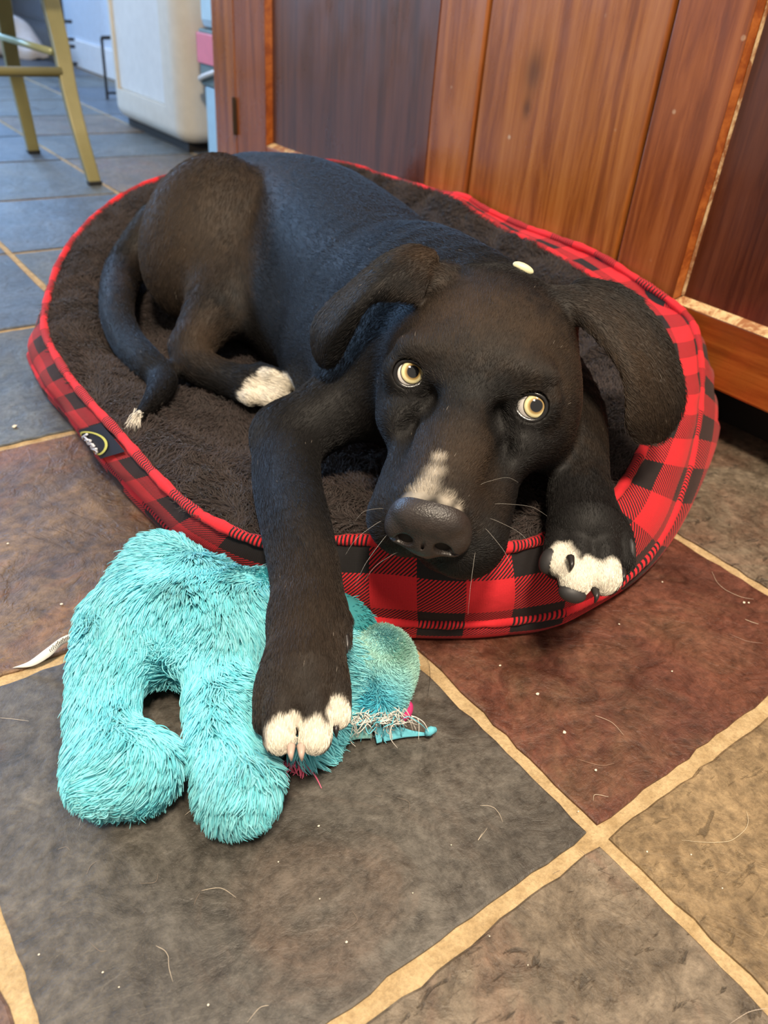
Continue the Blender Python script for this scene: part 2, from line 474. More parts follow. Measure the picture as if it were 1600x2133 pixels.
def surface_nets(F, lo, h):
    ins = F < 0
    n = F.shape
    corners = [(i, j, k) for i in (0, 1) for j in (0, 1) for k in (0, 1)]
    cnt = np.zeros((n[0]-1, n[1]-1, n[2]-1), dtype=np.int8)
    for (i, j, k) in corners: cnt += ins[i:n[0]-1+i, j:n[1]-1+j, k:n[2]-1+k]
    cells = np.argwhere((cnt > 0) & (cnt < 8))
    idx = np.full(cnt.shape, -1, dtype=np.int32); idx[tuple(cells.T)] = np.arange(len(cells))
    acc = np.zeros((len(cells), 3)); num = np.zeros(len(cells))
    val = {c: F[tuple((cells + c).T)] for c in corners}
    for a in corners:
        for x in range(3):
            if a[x] == 0:
                b = list(a); b[x] = 1; b = tuple(b)
                va, vb = val[a], val[b]; m = (va < 0) != (vb < 0)
                t = va[m]/(va[m] - vb[m])
                pt = np.array(a, float)[None, :] + t[:, None]*(np.array(b) - np.array(a))[None, :]
                acc[m] += pt; num[m] += 1
    V = lo + h*(cells + acc/np.maximum(num, 1)[:, None])
    quads = []
    for x in range(3):
        y, z = (x+1) % 3, (x+2) % 3
        s0 = [slice(None)]*3; s1 = [slice(None)]*3; s0[x] = slice(0, -1); s1[x] = slice(1, None)
        A, B = ins[tuple(s0)], ins[tuple(s1)]
        e = np.argwhere(A != B)
        ok = (e[:, y] > 0) & (e[:, z] > 0) & (e[:, y] < n[y]-1) & (e[:, z] < n[z]-1); e = e[ok]
        flip = ~A[tuple(e.T)]
        def cell(dy, dz):
            c = e.copy(); c[:, y] += dy; c[:, z] += dz; return idx[tuple(c.T)]
        q = np.stack([cell(-1, -1), cell(0, -1), cell(0, 0), cell(-1, 0)], 1)
        q[flip] = q[flip][:, ::-1]
        quads.append(q)
    Q = np.concatenate(quads); Q = Q[(Q >= 0).all(1)]
    return V, Q

def mesh_solid(sol, coarse, fine_boxes, lo, hi):
    """coarse mesh of the whole solid, with finer meshing inside the given boxes"""
    parts = []
    for (b0, b1, hh) in fine_boxes:
        b0 = np.asarray(b0, float); b1 = np.asarray(b1, float)
        V, Q = surface_nets(sol.field(b0, b1, hh), b0, hh); parts.append((V, Q, b0, b1, hh))
    V, Q = surface_nets(sol.field(lo, hi, coarse), lo, coarse)
    done = []; AV = []; AQ = []; off = 0
    for (v, q, b0, b1, hh) in parts + [(V, Q, None, None, coarse)]:
        keep = np.ones(len(q), bool); cen = v[q].mean(1)
        for (c0, c1, g) in done:
            m = max(2.5*hh, 2.5*g)
            keep &= ~((cen > c0 + m) & (cen < c1 - m)).all(1)
        if b0 is not None: done.append((b0, b1, hh))
        AV.append(v); AQ.append(q[keep] + off); off += len(v)
    V = np.concatenate(AV); Q = np.concatenate(AQ)
    used = np.zeros(len(V), bool); used[Q.ravel()] = True
    remap = np.cumsum(used) - 1
    return V[used], remap[Q]

def vert_normals(V, Q):
    T = np.concatenate([Q[:, [0, 1, 2]], Q[:, [0, 2, 3]]])
    cr = np.cross(V[T[:, 1]] - V[T[:, 0]], V[T[:, 2]] - V[T[:, 0]])
    N = np.zeros_like(V)
    for i in range(3): np.add.at(N, T[:, i], cr)
    return unit(N), T

def smooth_mesh(V, Q, it=2, lam=.5):
    E = np.concatenate([Q[:, [0, 1]], Q[:, [1, 2]], Q[:, [2, 3]], Q[:, [3, 0]]])
    cntE = np.bincount(E.ravel(), minlength=len(V)).astype(float)
    for _ in range(it):
        A = np.zeros_like(V); np.add.at(A, E[:, 0], V[E[:, 1]]); np.add.at(A, E[:, 1], V[E[:, 0]])
        V = V + lam*(A/np.maximum(cntE, 1)[:, None] - V)
    return V

# ================================================================== the setting
GX = [-.0135, .2907, .5990, .9360]                # measured grout lines across X
GY = [.1296, .4380, .7550, 1.0600, 1.3850, 1.7260, 2.0830]
PITCH = .3175
while GX[0] > -1.2: GX.insert(0, GX[0] - PITCH)
while GX[-1] < 1.3: GX.append(GX[-1] + PITCH)
while GY[0] > -.6: GY.insert(0, GY[0] - PITCH)
while GY[-1] < 4.9: GY.append(GY[-1] + PITCH)

m_grout, N, L, b = new_mat('grout')
tc = N.new('ShaderNodeTexCoord').outputs['Object']
n1 = noise(N, L, tc, 60, 6, .7); n2 = noise(N, L, tc, 420, 4, .7)
c = ramp(N, L, n1, [(.3, (.36, .24, .11)), (.6, (.60, .44, .24))])
c = mix_col(N, L, .5, c, ramp(N, L, n2, [(.3, (.45, .45, .45)), (.65, (1, 1, 1))]), 'MULTIPLY')
L.new(c, b.inputs['Base Color']); b.inputs['Roughness'].default_value = .9
bp = N.new('ShaderNodeBump'); bp.inputs['Strength'].default_value = .6; bp.inputs['Distance'].default_value = .002
L.new(math_node(N, L, 'ADD', n1, n2), bp.inputs['Height']); L.new(bp.outputs[0], b.inputs['Normal'])

SL = {
 'charcoal': slate('slate_charcoal', (.062, .055, .047), (.098, .088, .075), (.140, .126, .108), (.120, .072, .046), 1, .55, .62),
 'maroon':   slate('slate_maroon', (.060, .024, .017), (.120, .042, .027), (.180, .068, .040), (.15, .10, .055), 2, .9, .45, .40),
 'tan':      slate('slate_tan', (.170, .118, .062), (.270, .190, .102), (.350, .255, .142), (.20, .13, .066), 3, .9, .3, .6, .8),
 'greybrown':slate('slate_greybrown', (.090, .070, .050), (.175, .138, .098), (.270, .218, .160), (.190, .064, .034), 4, 1.0, .40, .5, 1.0),
 'rust':     slate('slate_rust', (.070, .047, .031), (.150, .098, .058), (.250, .168, .100), (.23, .092, .034), 5, 1.45, .8, .46),
 'windowlit_grey': slate('slate_windowlit_grey', (.056, .073, .098), (.092, .117, .155), (.148, .172, .205), (.095, .088, .085), 6, 1.0, .35, .38),  # grey slate with the window's blue reflection mixed into its base colour
 'olive':    slate('slate_olive', (.075, .084, .086), (.122, .134, .134), (.18, .19, .18), (.12, .095, .07), 7, 1.0, .4, .42),
 'pink':     slate('slate_pink', (.150, .092, .070), (.24, .150, .118), (.31, .205, .165), (.16, .092, .07), 8, .7, .3, .5),
}
ix0, iy0 = GX.index(-.0135), GY.index(.1296)
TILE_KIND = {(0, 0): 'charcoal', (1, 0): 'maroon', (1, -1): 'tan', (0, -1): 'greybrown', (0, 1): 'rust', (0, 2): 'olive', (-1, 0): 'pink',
             (-1, -1): 'pink', (2, 0): 'greybrown', (2, -1): 'maroon', (0, 3): 'windowlit_grey', (-1, 1): 'rust', (-1, 2): 'windowlit_grey', (1, 3): 'olive', (1, 4): 'windowlit_grey', (0, 4): 'windowlit_grey'}

floor = mesh_obj('floor', [(GX[0], GY[0], -.0028), (GX[-1], GY[0], -.0028), (GX[-1], GY[-1], -.0028), (GX[0], GY[-1], -.0028),
                           (GX[0], GY[0], -.03), (GX[-1], GY[0], -.03), (GX[-1], GY[-1], -.03), (GX[0], GY[-1], -.03)],
                 [(0, 1, 2, 3), (7, 6, 5, 4), (0, 4, 5, 1), (1, 5, 6, 2), (2, 6, 7, 3), (3, 7, 4, 0)], m_grout)
tag(floor, 'slate tiled kitchen floor with sandy grout joints', None, None, 'structure')

def tile(i, j):
    g = .0052
    x0, x1, y0, y1 = GX[i]+g, GX[i+1]-g, GY[j]+g, GY[j+1]-g
    near = y1 < 1.2
    n = 26 if near else 4
    rnd = random.Random(i*91 + j)
    out = []
    for (ax, ay, bx, by) in ((x0, y0, x1, y0), (x1, y0, x1, y1), (x1, y1, x0, y1), (x0, y1, x0, y0)):
        for k in range(n):
            t = k/n; jit = .0011 if near else .0006
            w = .0014*math.sin(t*7 + rnd.random()*2)*(1 if 0 < k else .2)
            px, py = ax + (bx-ax)*t, ay + (by-ay)*t
            nx, ny = (by-ay), -(bx-ax); l = math.hypot(nx, ny)
            o = w*.5 + rnd.uniform(-jit, jit)
            out.append((px + nx/l*o, py + ny/l*o))
    cx, cy = (x0+x1)/2, (y0+y1)/2
    tz = rnd.uniform(-.0004, .0004)
    V = [(x, y, -.006) for x, y in out]; m = len(out)
    for ins, z in ((0, -.0012), (.0016, 0.0)):
        for x, y in out:
            d = math.hypot(x-cx, y-cy); V.append((x - (x-cx)/d*ins, y - (y-cy)/d*ins, z + (tz if z == 0 else 0) - (.0003 if z == 0 else 0)))
    V = [(a-cx, b2-cy, z) for a, b2, z in V]
    F = []
    for r in range(2):
        for k in range(m): F.append((r*m+k, r*m+(k+1) % m, (r+1)*m+(k+1) % m, (r+1)*m+k))
    F.append(tuple(2*m+k for k in range(m)))
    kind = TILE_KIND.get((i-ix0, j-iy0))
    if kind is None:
        kind = rnd.choice(['windowlit_grey', 'windowlit_grey', 'olive', 'greybrown'] if y0 > .7 else ['charcoal', 'greybrown', 'rust'])
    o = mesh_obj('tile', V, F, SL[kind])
    o.location = (cx, cy, 0); o.parent = floor
for i in range(len(GX)-1):
    for j in range(len(GY)-1):
        if GX[i+1] < -.5 and GY[j] < .5: continue
        tile(i, j)

m_wall = plain('painted_wall', (.55, .62, .72), .8)
m_skirt = plain('white_gloss', (.80, .82, .85), .4)
WX = 1.28
mb = MB(); mb.box((WX, -.5, 0), (WX+.08, 4.9, 2.4)); tag(mb.build('wall_right', m_wall), kind='structure')
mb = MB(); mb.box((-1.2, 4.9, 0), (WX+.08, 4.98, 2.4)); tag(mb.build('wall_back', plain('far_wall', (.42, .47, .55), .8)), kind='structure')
mb = MB(); mb.box((WX-.016, 1.65, 0), (WX, 4.9, .105), .003); tag(mb.build('baseboard_right', m_skirt), kind='structure')
mb = MB(); mb.box((-1.2, 4.884, 0), (WX-.016, 4.9, .105), .003); tag(mb.build('baseboard_back', m_skirt), kind='structure')

# ------------------------------------------------------------------ cabinet
CBX = .77
w_plank = wood('wood_plank', (.230, .062, .012), (.360, .115, .022), (.480, .180, .042), 1, 'z', [(.742, .335, .014), (.744, .296, .007)])
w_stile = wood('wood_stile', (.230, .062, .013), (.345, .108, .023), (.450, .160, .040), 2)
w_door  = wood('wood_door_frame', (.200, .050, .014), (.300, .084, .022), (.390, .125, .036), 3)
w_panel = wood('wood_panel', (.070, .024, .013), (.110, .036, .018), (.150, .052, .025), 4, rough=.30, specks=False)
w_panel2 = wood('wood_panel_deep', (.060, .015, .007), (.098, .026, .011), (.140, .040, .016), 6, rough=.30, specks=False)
w_rail  = wood('wood_rail', (.240, .054, .009), (.350, .096, .016), (.460, .145, .030), 5, 'y')
w_worn  = worn_edge('worn_wood_edge', (.22, .075, .025), (.56, .40, .22), 1)
w_worn2 = worn_edge('worn_wood_edge_light', (.30, .12, .045), (.62, .44, .22), 4)
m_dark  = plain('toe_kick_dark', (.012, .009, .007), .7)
m_brass = plain('aged_brass', (.055, .036, .022), .45, metal=.6)

cab = empty('kitchen_cabinet', (CBX, .75, 0))
tag(cab, 'varnished reddish wooden kitchen base cabinet standing behind the dog bed', 'cabinet')
ZT = .80
mb = MB(); mb.box((CBX+.016, -.45, .068), (WX, 1.60, ZT+.05)); mb.box((CBX, 1.51, .068), (CBX+.03, 1.60, ZT+.05), .002)
mb.build('carcass', w_stile, cab)
mb = MB(); mb.box((CBX+.085, -.45, 0), (CBX+.10, 1.60, .068)); mb.box((CBX+.085, 1.585, 0), (WX, 1.60, .068)); mb.build('toe_kick', m_dark, cab)
mb = MB(); mb.box((CBX-.001, .5685, .07), (CBX+.022, .8295, ZT), .0025); mb.build('face_plank', w_plank, cab)

def door(y0, y1, sl, sr, name_y, panel_mat):
    d = empty('door', (CBX, (y0+y1)/2, .07)); parent_keep(d, cab)
    for a, b2 in ((y0, y0+sl), (y1-sr, y1)):
        mb = MB(); mb.box((CBX-.002, a, .07), (CBX+.02, b2, ZT), .0028); mb.build('stile', w_stile if y0 > .7 and a < 1.0 else w_door, d)
    mb = MB(); mb.box((CBX-.002, y0+sl, .07), (CBX+.02, y1-sr, .144), .0028); mb.build('rail', w_rail, d)
    mb = MB(); mb.box((CBX-.002, y0+sl, ZT-.08), (CBX+.02, y1-sr, ZT), .0028); mb.build('rail', w_rail, d)
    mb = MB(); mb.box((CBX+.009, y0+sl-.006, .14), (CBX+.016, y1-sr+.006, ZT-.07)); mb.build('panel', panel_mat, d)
    # slanted bead round the panel, varnish rubbed off along it
    for a, b2 in ((y0+sl, 1), (y1-sr, -1)):
        mb = MB(); mb.add([(CBX-.0022, a, .144), (CBX+.0092, a+b2*.005, .150), (CBX+.0092, a+b2*.005, ZT-.086), (CBX-.0022, a, ZT-.08)], [(0, 1, 2, 3)]); mb.build('bead', w_rail, d)
    if y0 < .5:                                   # varnish rubbed through along the bead next to the dog bed
        a = y1-sr
        mb = MB(); mb.add([(CBX+.0055, a-.0046, .150), (CBX+.0088, a-.0064, .150), (CBX+.0088, a-.0064, ZT-.084), (CBX+.0055, a-.0046, ZT-.084)], [(0, 1, 2, 3)]); mb.build('worn_arris', w_worn, d)
    mb = MB(); mb.add([(CBX-.0024, y0+sl, .1425), (CBX-.0024, y1-sr, .1425), (CBX+.0092, y1-sr-.005, .149), (CBX+.0092, y0+sl+.005, .149)], [(0, 1, 2, 3)])
    mb.build('bead', w_worn2, d)
    return d
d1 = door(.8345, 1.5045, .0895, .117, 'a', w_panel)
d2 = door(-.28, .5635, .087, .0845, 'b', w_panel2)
mb = MB(); mb.box((CBX-.006, 1.5015, .146), (CBX+.003, 1.5095, .205), .0015)
mb.tube([(CBX-.006, 1.5055, .143), (CBX-.006, 1.5055, .208)], .0035, 8); mb.build('hinge', m_brass, d1)

# ------------------------------------------------------------------ far corner: air purifier, stacked goods, crate, chair
m_white = plain('white_plastic', (.66, .67, .66), .38)
m_cream = plain('cream_plastic', (.64, .61, .54), .42)
ap = empty('air_purifier', (1.05, 2.3, 0))
tag(ap, 'tall white rounded plastic appliance standing on the floor beyond the cabinet', 'appliance')
def rounded_prism(x0, x1, y0, y1, z0, z1, r, rb, seg=6):
    """box with rounded upright edges and a rounded foot"""
    mb = MB(); rings = []
    prof = [(z0, rb*1.0)] + [(z0 + rb*(1-math.cos(a)), rb*(1-math.sin(a))) for a in np.linspace(0.2, math.pi/2, 6)] + [(z1, 0)]
    for z, ins in prof:
        ring = []
        for (cx, cy, a0) in ((x1-r, y1-r, 0), (x0+r, y1-r, 90), (x0+r, y0+r, 180), (x1-r, y0+r, 270)):
            for k in range(seg+1):
                a = math.radians(a0 + 90*k/seg); ring.append((cx + (r-ins)*math.cos(a), cy + (r-ins)*math.sin(a), z))
        rings.append(ring)
    m = len(rings[0]); V = [p for q in rings for p in q]
    F = [(i*m+k, i*m+(k+1) % m, (i+1)*m+(k+1) % m, (i+1)*m+k) for i in range(len(rings)-1) for k in range(m)]
    F += [tuple(range(m))[::-1], tuple((len(rings)-1)*m+k for k in range(m))]
    mb.add(V, F); return mb
ao = rounded_prism(.90, 1.20, 2.06, 2.56, .022, .66, .055, .035, 8).build('body', m_cream, ap, True)
cu = MB(); cu.box((.85, 2.165, .100), (.911, 2.50, .60)); cuo = cu.build('cutter', m_cream)
md = ao.modifiers.new('recess', 'BOOLEAN'); md.object = cuo; md.operation = 'DIFFERENCE'; md.solver = 'EXACT'
bpy.context.view_layer.update()
dg = bpy.context.evaluated_depsgraph_get(); nm = bpy.data.meshes.new_from_object(ao.evaluated_get(dg))
ao.modifiers.clear(); ao.data = nm; bpy.data.objects.remove(cuo)
try: nm.set_sharp_from_angle(angle=math.radians(35))
except Exception: pass
mb = MB(); mb.box((.93, 2.1, 0), (1.18, 2.52, .03)); mb.build('foot', m_dark, ap)
mb = MB(); mb.box((.9075, 2.168, .103), (.914, 2.497, .597), .002); mb.build('filter_panel', m_white, ap)
m_paleblue = plain('pale_blue_card', (.36, .58, .74), .55)
m_pink = plain('pink_card', (.72, .20, .28), .5)
m_teal = plain('grey_teal_card', (.13, .20, .22), .6)
# goods stacked between the appliance and the cabinet end
a0 = onz(434, 333, 0); gx = float(a0[0]); gy = float(a0[1])
zt1 = float(onx(428, 178, gx)[2]); zt2 = float(onx(416, 58, gx)[2])
mb = MB(); mb.box((gx, 1.72, 0), (gx+.20, gy, zt1), .006); o = mb.build('carton', m_paleblue)
tag(o, 'pale blue carton on the floor between the white appliance and the cabinet', 'box')
bx = empty('storage_box', (gx+.1, 1.85, zt1)); tag(bx, 'grey teal box with a pink label on top of the pale blue carton', 'box')
mb = MB(); mb.box((gx-.004, 1.72, zt1), (gx+.19, gy+.012, zt2), .004); mb.build('body', m_teal, bx)
zp0 = float(onx(420, 130, gx)[2]); zp1 = float(onx(415, 66, gx)[2])
mb = MB(); mb.box((gx-.009, 1.74, zp0), (gx-.003, gy+.016, zp1), .002); mb.box((gx-.009, gy+.011, zp0), (gx+.08, gy+.016, zp1), .002); mb.build('pink_label', m_pink, bx)
mb = MB(); mb.tube(catmull([(gx-.008, 1.80, zt1+.075), (gx-.012, 1.88, zt1+.045), (gx-.010, gy, zt1+.015), (gx+.02, gy+.018, zt1+.004)], 6), .006, 8); mb.build('strap', m_white, bx, True)
mb = MB(); mb.box((gx-.006, 1.75, zt2), (gx+.16, gy+.004, zt2+.14), .02); o = mb.build('folded_cloth', plain('pale_blue_cloth', (.45, .66, .80), .9))
tag(o, 'folded pale blue cloth on top of the grey teal box', 'cloth')

m_wire = plain('black_wire', (.012, .012, .014), .4)
cr = empty('wire_crate', (.85, 4.0, 0)); tag(cr, 'open black wire dog crate in the far corner behind the metal chair', 'crate')
X0, X1, Y0, Y1 = .50, 1.13, 3.66, 4.45
def wire_panel(p, q, zt, nv, nh, r=.0034):
    mb = MB(); p = np.array(p); q = np.array(q)
    for k in range(nv+1):
        a = p + (q-p)*k/nv; mb.tube([(a[0], a[1], .02), (a[0], a[1], zt)], r, 5)
    for k in range(nh+1):
        z = .02 + (zt-.02)*k/nh; mb.tube([(p[0], p[1], z), (q[0], q[1], z)], r*1.3, 5)
    return mb
wire_panel((X0, Y1), (X1, Y1), .62, 24, 4).build('back_panel', m_wire, cr)
wire_panel((X1, Y0), (X1, Y1), .62, 30, 4).build('side_panel', m_wire, cr)
wire_panel((X0, Y0), (X0, Y1), .62, 30, 4).build('side_panel', m_wire, cr)
mb = MB()
for (x, y) in ((X1, Y0), (X0, Y0)):
    mb.tube([(x, y, 0), (x, y, .62)], .005, 8)
for z in (.045, .105, .13, .19): mb.tube([(X1-.012, Y0, z), (X1+.03, Y0-.006, z)], .006, 6)
mb.tube([(X0, Y0, .62), (X1, Y0, .62)], .005, 8); mb.build('front_frame', m_wire, cr)
mb = MB(); mb.box((X0+.01, Y0+.01, .004), (X1-.01, Y1-.01, .03), .004); mb.build('tray', plain('crate_tray', (.014, .018, .026), .5), cr)

blk = Solid()
for (x, y, Y, r) in ((15, 62, 4.1, 26), (35, 70, 4.1, 26), (52, 82, 4.05, 22), (66, 95, 4.0, 16), (22, 95, 4.05, 24), (40, 108, 4.0, 20), (70, 112, 3.95, 16), (92, 118, 3.95, 12), (-15, 70, 4.1, 36)):
    p = ony(x, y, Y); rr = r*depth(p)/FPX; blk.ell(p, (rr*1.1, rr*1.3, rr), k=.03)
V, Q = surface_nets(blk.field(np.array([.52, 3.7, .031]), np.array([1.12, 4.43, .40]), .008), np.array([.52, 3.7, .031]), .008)
V = V + (vnoise(V, 18)[:, None]-.5)*.02
o = fast_mesh('crumpled_blanket', V, Q, plain('pale_blanket', (.46, .43, .42), .95))
tag(o, 'crumpled pale blanket lying in the wire crate', 'blanket')

gp = empty('wire_gate', (1.05, 3.03, 0)); tag(gp, 'black wire gate panel leaning behind the white appliance', 'gate')
g0 = onz(224, 207, 0); mb = MB()
mb.tube([(g0[0], g0[1], 0), (g0[0]+.004, g0[1]+.002, .185)], .005, 8)
mb.tube([(g0[0]+.004, g0[1]+.002, .185), (g0[0]+.03, g0[1]-.02, .188)], .006, 8)
mb.tube([(g0[0], g0[1], .02), (g0[0]+.20, g0[1]+.02, .02)], .004, 8)
mb.tube([(g0[0]+.03, g0[1]-.02, .188), (g0[0]+.20, g0[1]+.02, .15)], .004, 8)
for k in range(3, 7): mb.tube([(g0[0]+.032*k, g0[1]+.003*k, .02), (g0[0]+.032*k, g0[1]+.003*k, .15)], .003, 6)
mb.build('wire_frame', m_wire, gp)

m_olive = plain('olive_metal', (.235, .210, .085), .38, metal=.1)
m_olive2 = plain('olive_metal_pale', (.34, .36, .20), .3, metal=.15)
m_rub = plain('black_rubber', (.012, .012, .012), .7)
ch = empty('metal_chair', (.38, 2.0, 0)); tag(ch, 'olive green metal cafe chair on the slate floor beside the dog bed', 'chair')
def leg(pts, wid, name='leg'):
    """flat sheet-metal leg: rectangular section that widens upwards"""
    P = catmull(pts, 5); V = []; F = []
    for i, p in enumerate(P):
        t = i/(len(P)-1); w = wid*(1 + .35*t)
        for dx, dy in ((-.5, -.35), (.5, -.35), (.5, .35), (-.5, .35)): V.append((p[0]+dx*w, p[1]+dy*w, p[2]))
    for i in range(len(P)-1):
        for k in range(4): F.append((i*4+k, i*4+(k+1) % 4, (i+1)*4+(k+1) % 4, (i+1)*4+k))
    F += [(3, 2, 1, 0), tuple((len(P)-1)*4+k for k in range(4))]
    mb = MB(); mb.add(V, F); o = mb.build(name, m_olive, ch)
    f = MB(); p = P[0]; w = wid*1.02; f.box((p[0]-w*.52, p[1]-w*.38, 0), (p[0]+w*.52, p[1]+w*.38, .008), .002); f.build('rubber_foot', m_rub, o)
    md = o.modifiers.new('bevel', 'BEVEL'); md.width = .003; md.segments = 2
    return P
L1 = [onz(197, 381, .003)] + [ony(x, y, Y) for x, y, Y in ((166, 276, 1.85), (143, 184, 1.89), (126, 95, 1.93), (104, 0, 1.985))]
L1 = [np.asarray(p) for p in L1]; L1.append(L1[-1] + (L1[-1]-L1[-2])*1.0)
L2 = [onz(70, 316, .003)] + [ony(x, y, Y) for x, y, Y in ((43, 200, 2.165), (26, 130, 2.155), (14, 60, 2.145), (4, 0, 2.135))]
L2 = [np.asarray(p) for p in L2]; L2.append(L2[-1] + (L2[-1]-L2[-2])*.9)
leg(L1, .027); leg(L2, .027)
def mirror(Lp): return [np.array([.76-.02-p[0], p[1], p[2]]) for p in Lp]
leg(mirror(L1), .027); leg(mirror(L2), .027)
zr = 152
r1 = ony(128, 150, 1.90); r0 = np.array([.74-r1[0], r1[1], r1[2]])
mb = MB(); mb.tube([r1, r0], .0095, 12); mb.build('rung', m_olive, ch, True)
s1 = ony(108, 108, 1.935); s2 = ony(2, 76, 2.15)
mb = MB(); mb.tube([s1, s2], .0075, 12); mb.build('rung', m_olive2, ch, True)
mb = MB(); mb.tube([(.74-s1[0], s1[1], s1[2]), (.74-s2[0], s2[1], s2[2])], .0075, 12); mb.build('rung', m_olive2, ch, True)
zs = max(L1[-1][2], L2[-1][2])
mb = MB(); mb.box((.18, 1.84, zs-.004), (.56, 2.2, zs+.02), .008); mb.build('seat', m_olive, ch)

# ================================================================== dog bed
def P1x(x, y, X): return onx(x, y, X)
A = lambda x, y, z: onz(x, y, z)
st1 = [A(770,1125,.085), A(920,1143,.085), A(1060,1140,.085), A(1150,1115,.085), A(1225,1080,.088), A(1275,1041,.092), A(1322,970,.10), A(1362,880,.112),
       A(1376,790,.121), A(1362,700,.130), A(1322,635,.137), onx(1258,590,.728), onx(1179,543,.733), onx(1110,505,.735), onx(1054,481,.737), onx(985,440,.738),
       onx(943,412,.738), onx(860,385,.736), onx(790,365,.730), onx(735,346,.715), onx(640,334,.665), onx(500,338,.575), A(390,357,.150), A(300,385,.135), A(230,425,.12),
       A(170,480,.109), A(130,535,.101), A(105,600,.093), A(92,682,.087), A(127,760,.082), A(180,830,.08), A(245,900,.08), A(310,975,.08), A(375,1040,.08),
       A(440,1085,.081), A(545,1128,.079), A(650,1128,.078)]
n1 = len(st1)
C0 = np.array([.46, .70, 0])
def outward(i):
    t = st1[(i+1) % n1] - st1[(i-1) % n1]; t[2] = 0; o = np.array([t[1], -t[0], 0]); o /= np.linalg.norm(o)
    return o if o @ (st1[i]-C0) > 0 else -o
st2 = {0: A(775,1290,.020), 1: A(920,1299,.020), 2: A(1060,1293,.020), 3: A(1187,1269,.020), 4: A(1303,1205,.026), 5: A(1378,1118,.034), 6: A(1428,998,.058), 7: A(1453,880,.086),
       8: A(1460,776,.110), 9: A(1447,684,.133), 10: onx(1402,632,.752), 11: onx(1322,578,.757), 12: onx(1240,527,.760), 13: onx(1160,496,.760), 14: onx(1090,471,.760), 15: onx(1012,436,.758), 16: onx(962,408,.757),
       28: A(64,738,.022), 29: A(90,797,.021), 30: A(132,847,.02), 31: A(190,920,.02), 32: A(250,992,.02), 33: A(318,1062,.02), 34: A(392,1130,.02), 35: A(520,1212,.02), 36: A(650,1262,.02)}
st3 = {4: A(1325,1207,.003), 5: A(1403,1122,.006), 6: A(1468,995,.018), 7: A(1499,900,.034), 8: A(1499,830,.052), 9: A(1487,752,.078)}
P2 = []; P3 = []
for i in range(n1):
    o = outward(i)
    if i in st2: p2 = st2[i]
    elif 17 <= i <= 21: p2 = st1[i] + o*.022 + np.array([0, 0, -.012*(i-16)])
    else:
        p2 = st1[i] + o*.012; p2[2] = .021 if i > 25 else .021 + .02*(26-i)
    p2 = p2.copy()
    if p2[0] > .762: p2[0] = .762
    P2.append(p2)
    if i in st3: p3 = st3[i]
    elif 10 <= i <= 20: p3 = p2 + np.array([-.03, 0, -.05])
    else: p3 = p2 - o*.004; p3[2] = .001
    P3.append(p3.copy())
PER = 8
c1 = np.array(catmull(st1, PER, True)); c2 = np.array(catmull(P2, PER, True)); c3 = np.array(catmull(P3, PER, True))
M1 = len(c1)
c2[:, 0] = np.minimum(c2[:, 0], .7635); c1[:, 0] = np.minimum(c1[:, 0], .755); c3[:, 2] = np.maximum(c3[:, 2], .0008)
seg = np.linalg.norm(np.roll(c1, -1, 0) - c1, axis=1); U1 = np.concatenate([[0], np.cumsum(seg)])
TOT = U1[-1]; nchk = round(TOT/(2*S)); U1 = U1*(nchk*2*S/TOT)

m_plaid = plaid('red_black_plaid', .044)
m_pipe = plaid('plaid_piping', .017)
bed = empty('dog_bed', (.46, .70, 0))
tag(bed, 'oval red and black plaid dog bed with brown plush lining under the dog', 'dog bed')

def ruled(name, A0, B0, rows, bulge, mat, vlen, v0=0.0, uoff=0.0):
    V = []; uv = []; F = []
    nz = vnoise(np.concatenate([A0[:, :2], np.zeros((M1, 1))], 1), 30) - .5
    for r in range(rows+1):
        t = r/rows
        for i in range(M1+1):
            j = i % M1; a, b2 = A0[j], B0[j]
            p = a + (b2-a)*t
            tt = c1[(j+1) % M1] - c1[j-1]; o = np.array([tt[1], -tt[0], 0]); o /= np.linalg.norm(o)
            if o @ (c1[j]-C0) < 0: o = -o
            p = p + o*(bulge*math.sin(math.pi*t)*(1 + .6*nz[j]))
            if p[0] > .766: p[0] = .766
            V.append(p); uv.append((U1[i] + uoff, v0 + t*vlen))
    W = M1+1
    for r in range(rows):
        for i in range(M1): F.append((r*W+i, r*W+i+1, (r+1)*W+i+1, (r+1)*W+i))
    return mesh_obj(name, V, F, mat, bed, True, uv)
ruled('side_band', c1, c2, 8, .009, m_plaid, .075)
ruled('base_band', c2, c3, 4, .004, m_plaid, .03, .075)
inner = c3*.0 + np.array([.46, .70, .0006]); inner = c3 + (inner - c3)*.25; inner[:, 2] = .0008
o = ruled('bottom', c3, inner, 1, 0, m_plaid, .1, .105)
def piping(name, cc, r):
    V = []; uv = []; F = []; n = 10
    for i in range(M1+1):
        j = i % M1; t = cc[(j+1) % M1] - cc[j-1]; t /= np.linalg.norm(t)
        u = np.array([0, 0, 1.0]); u -= t*(u @ t); u /= np.linalg.norm(u); w = np.cross(t, u)
        rr = r*(1 + .10*math.sin(j*.9) + .08*math.sin(j*2.3))
        for k in range(n):
            a = 2*math.pi*k/n; V.append(cc[j] + rr*(u*math.cos(a)+w*math.sin(a))); uv.append((U1[i], .0005*k))
    for i in range(M1):
        for k in range(n): F.append((i*n+k, i*n+(k+1) % n, (i+1)*n+(k+1) % n, (i+1)*n+k))
    return mesh_obj(name, V, F, m_pipe, bed, True, uv)
piping('top_piping', c1, .0042); piping('bottom_piping', c2, .0040)

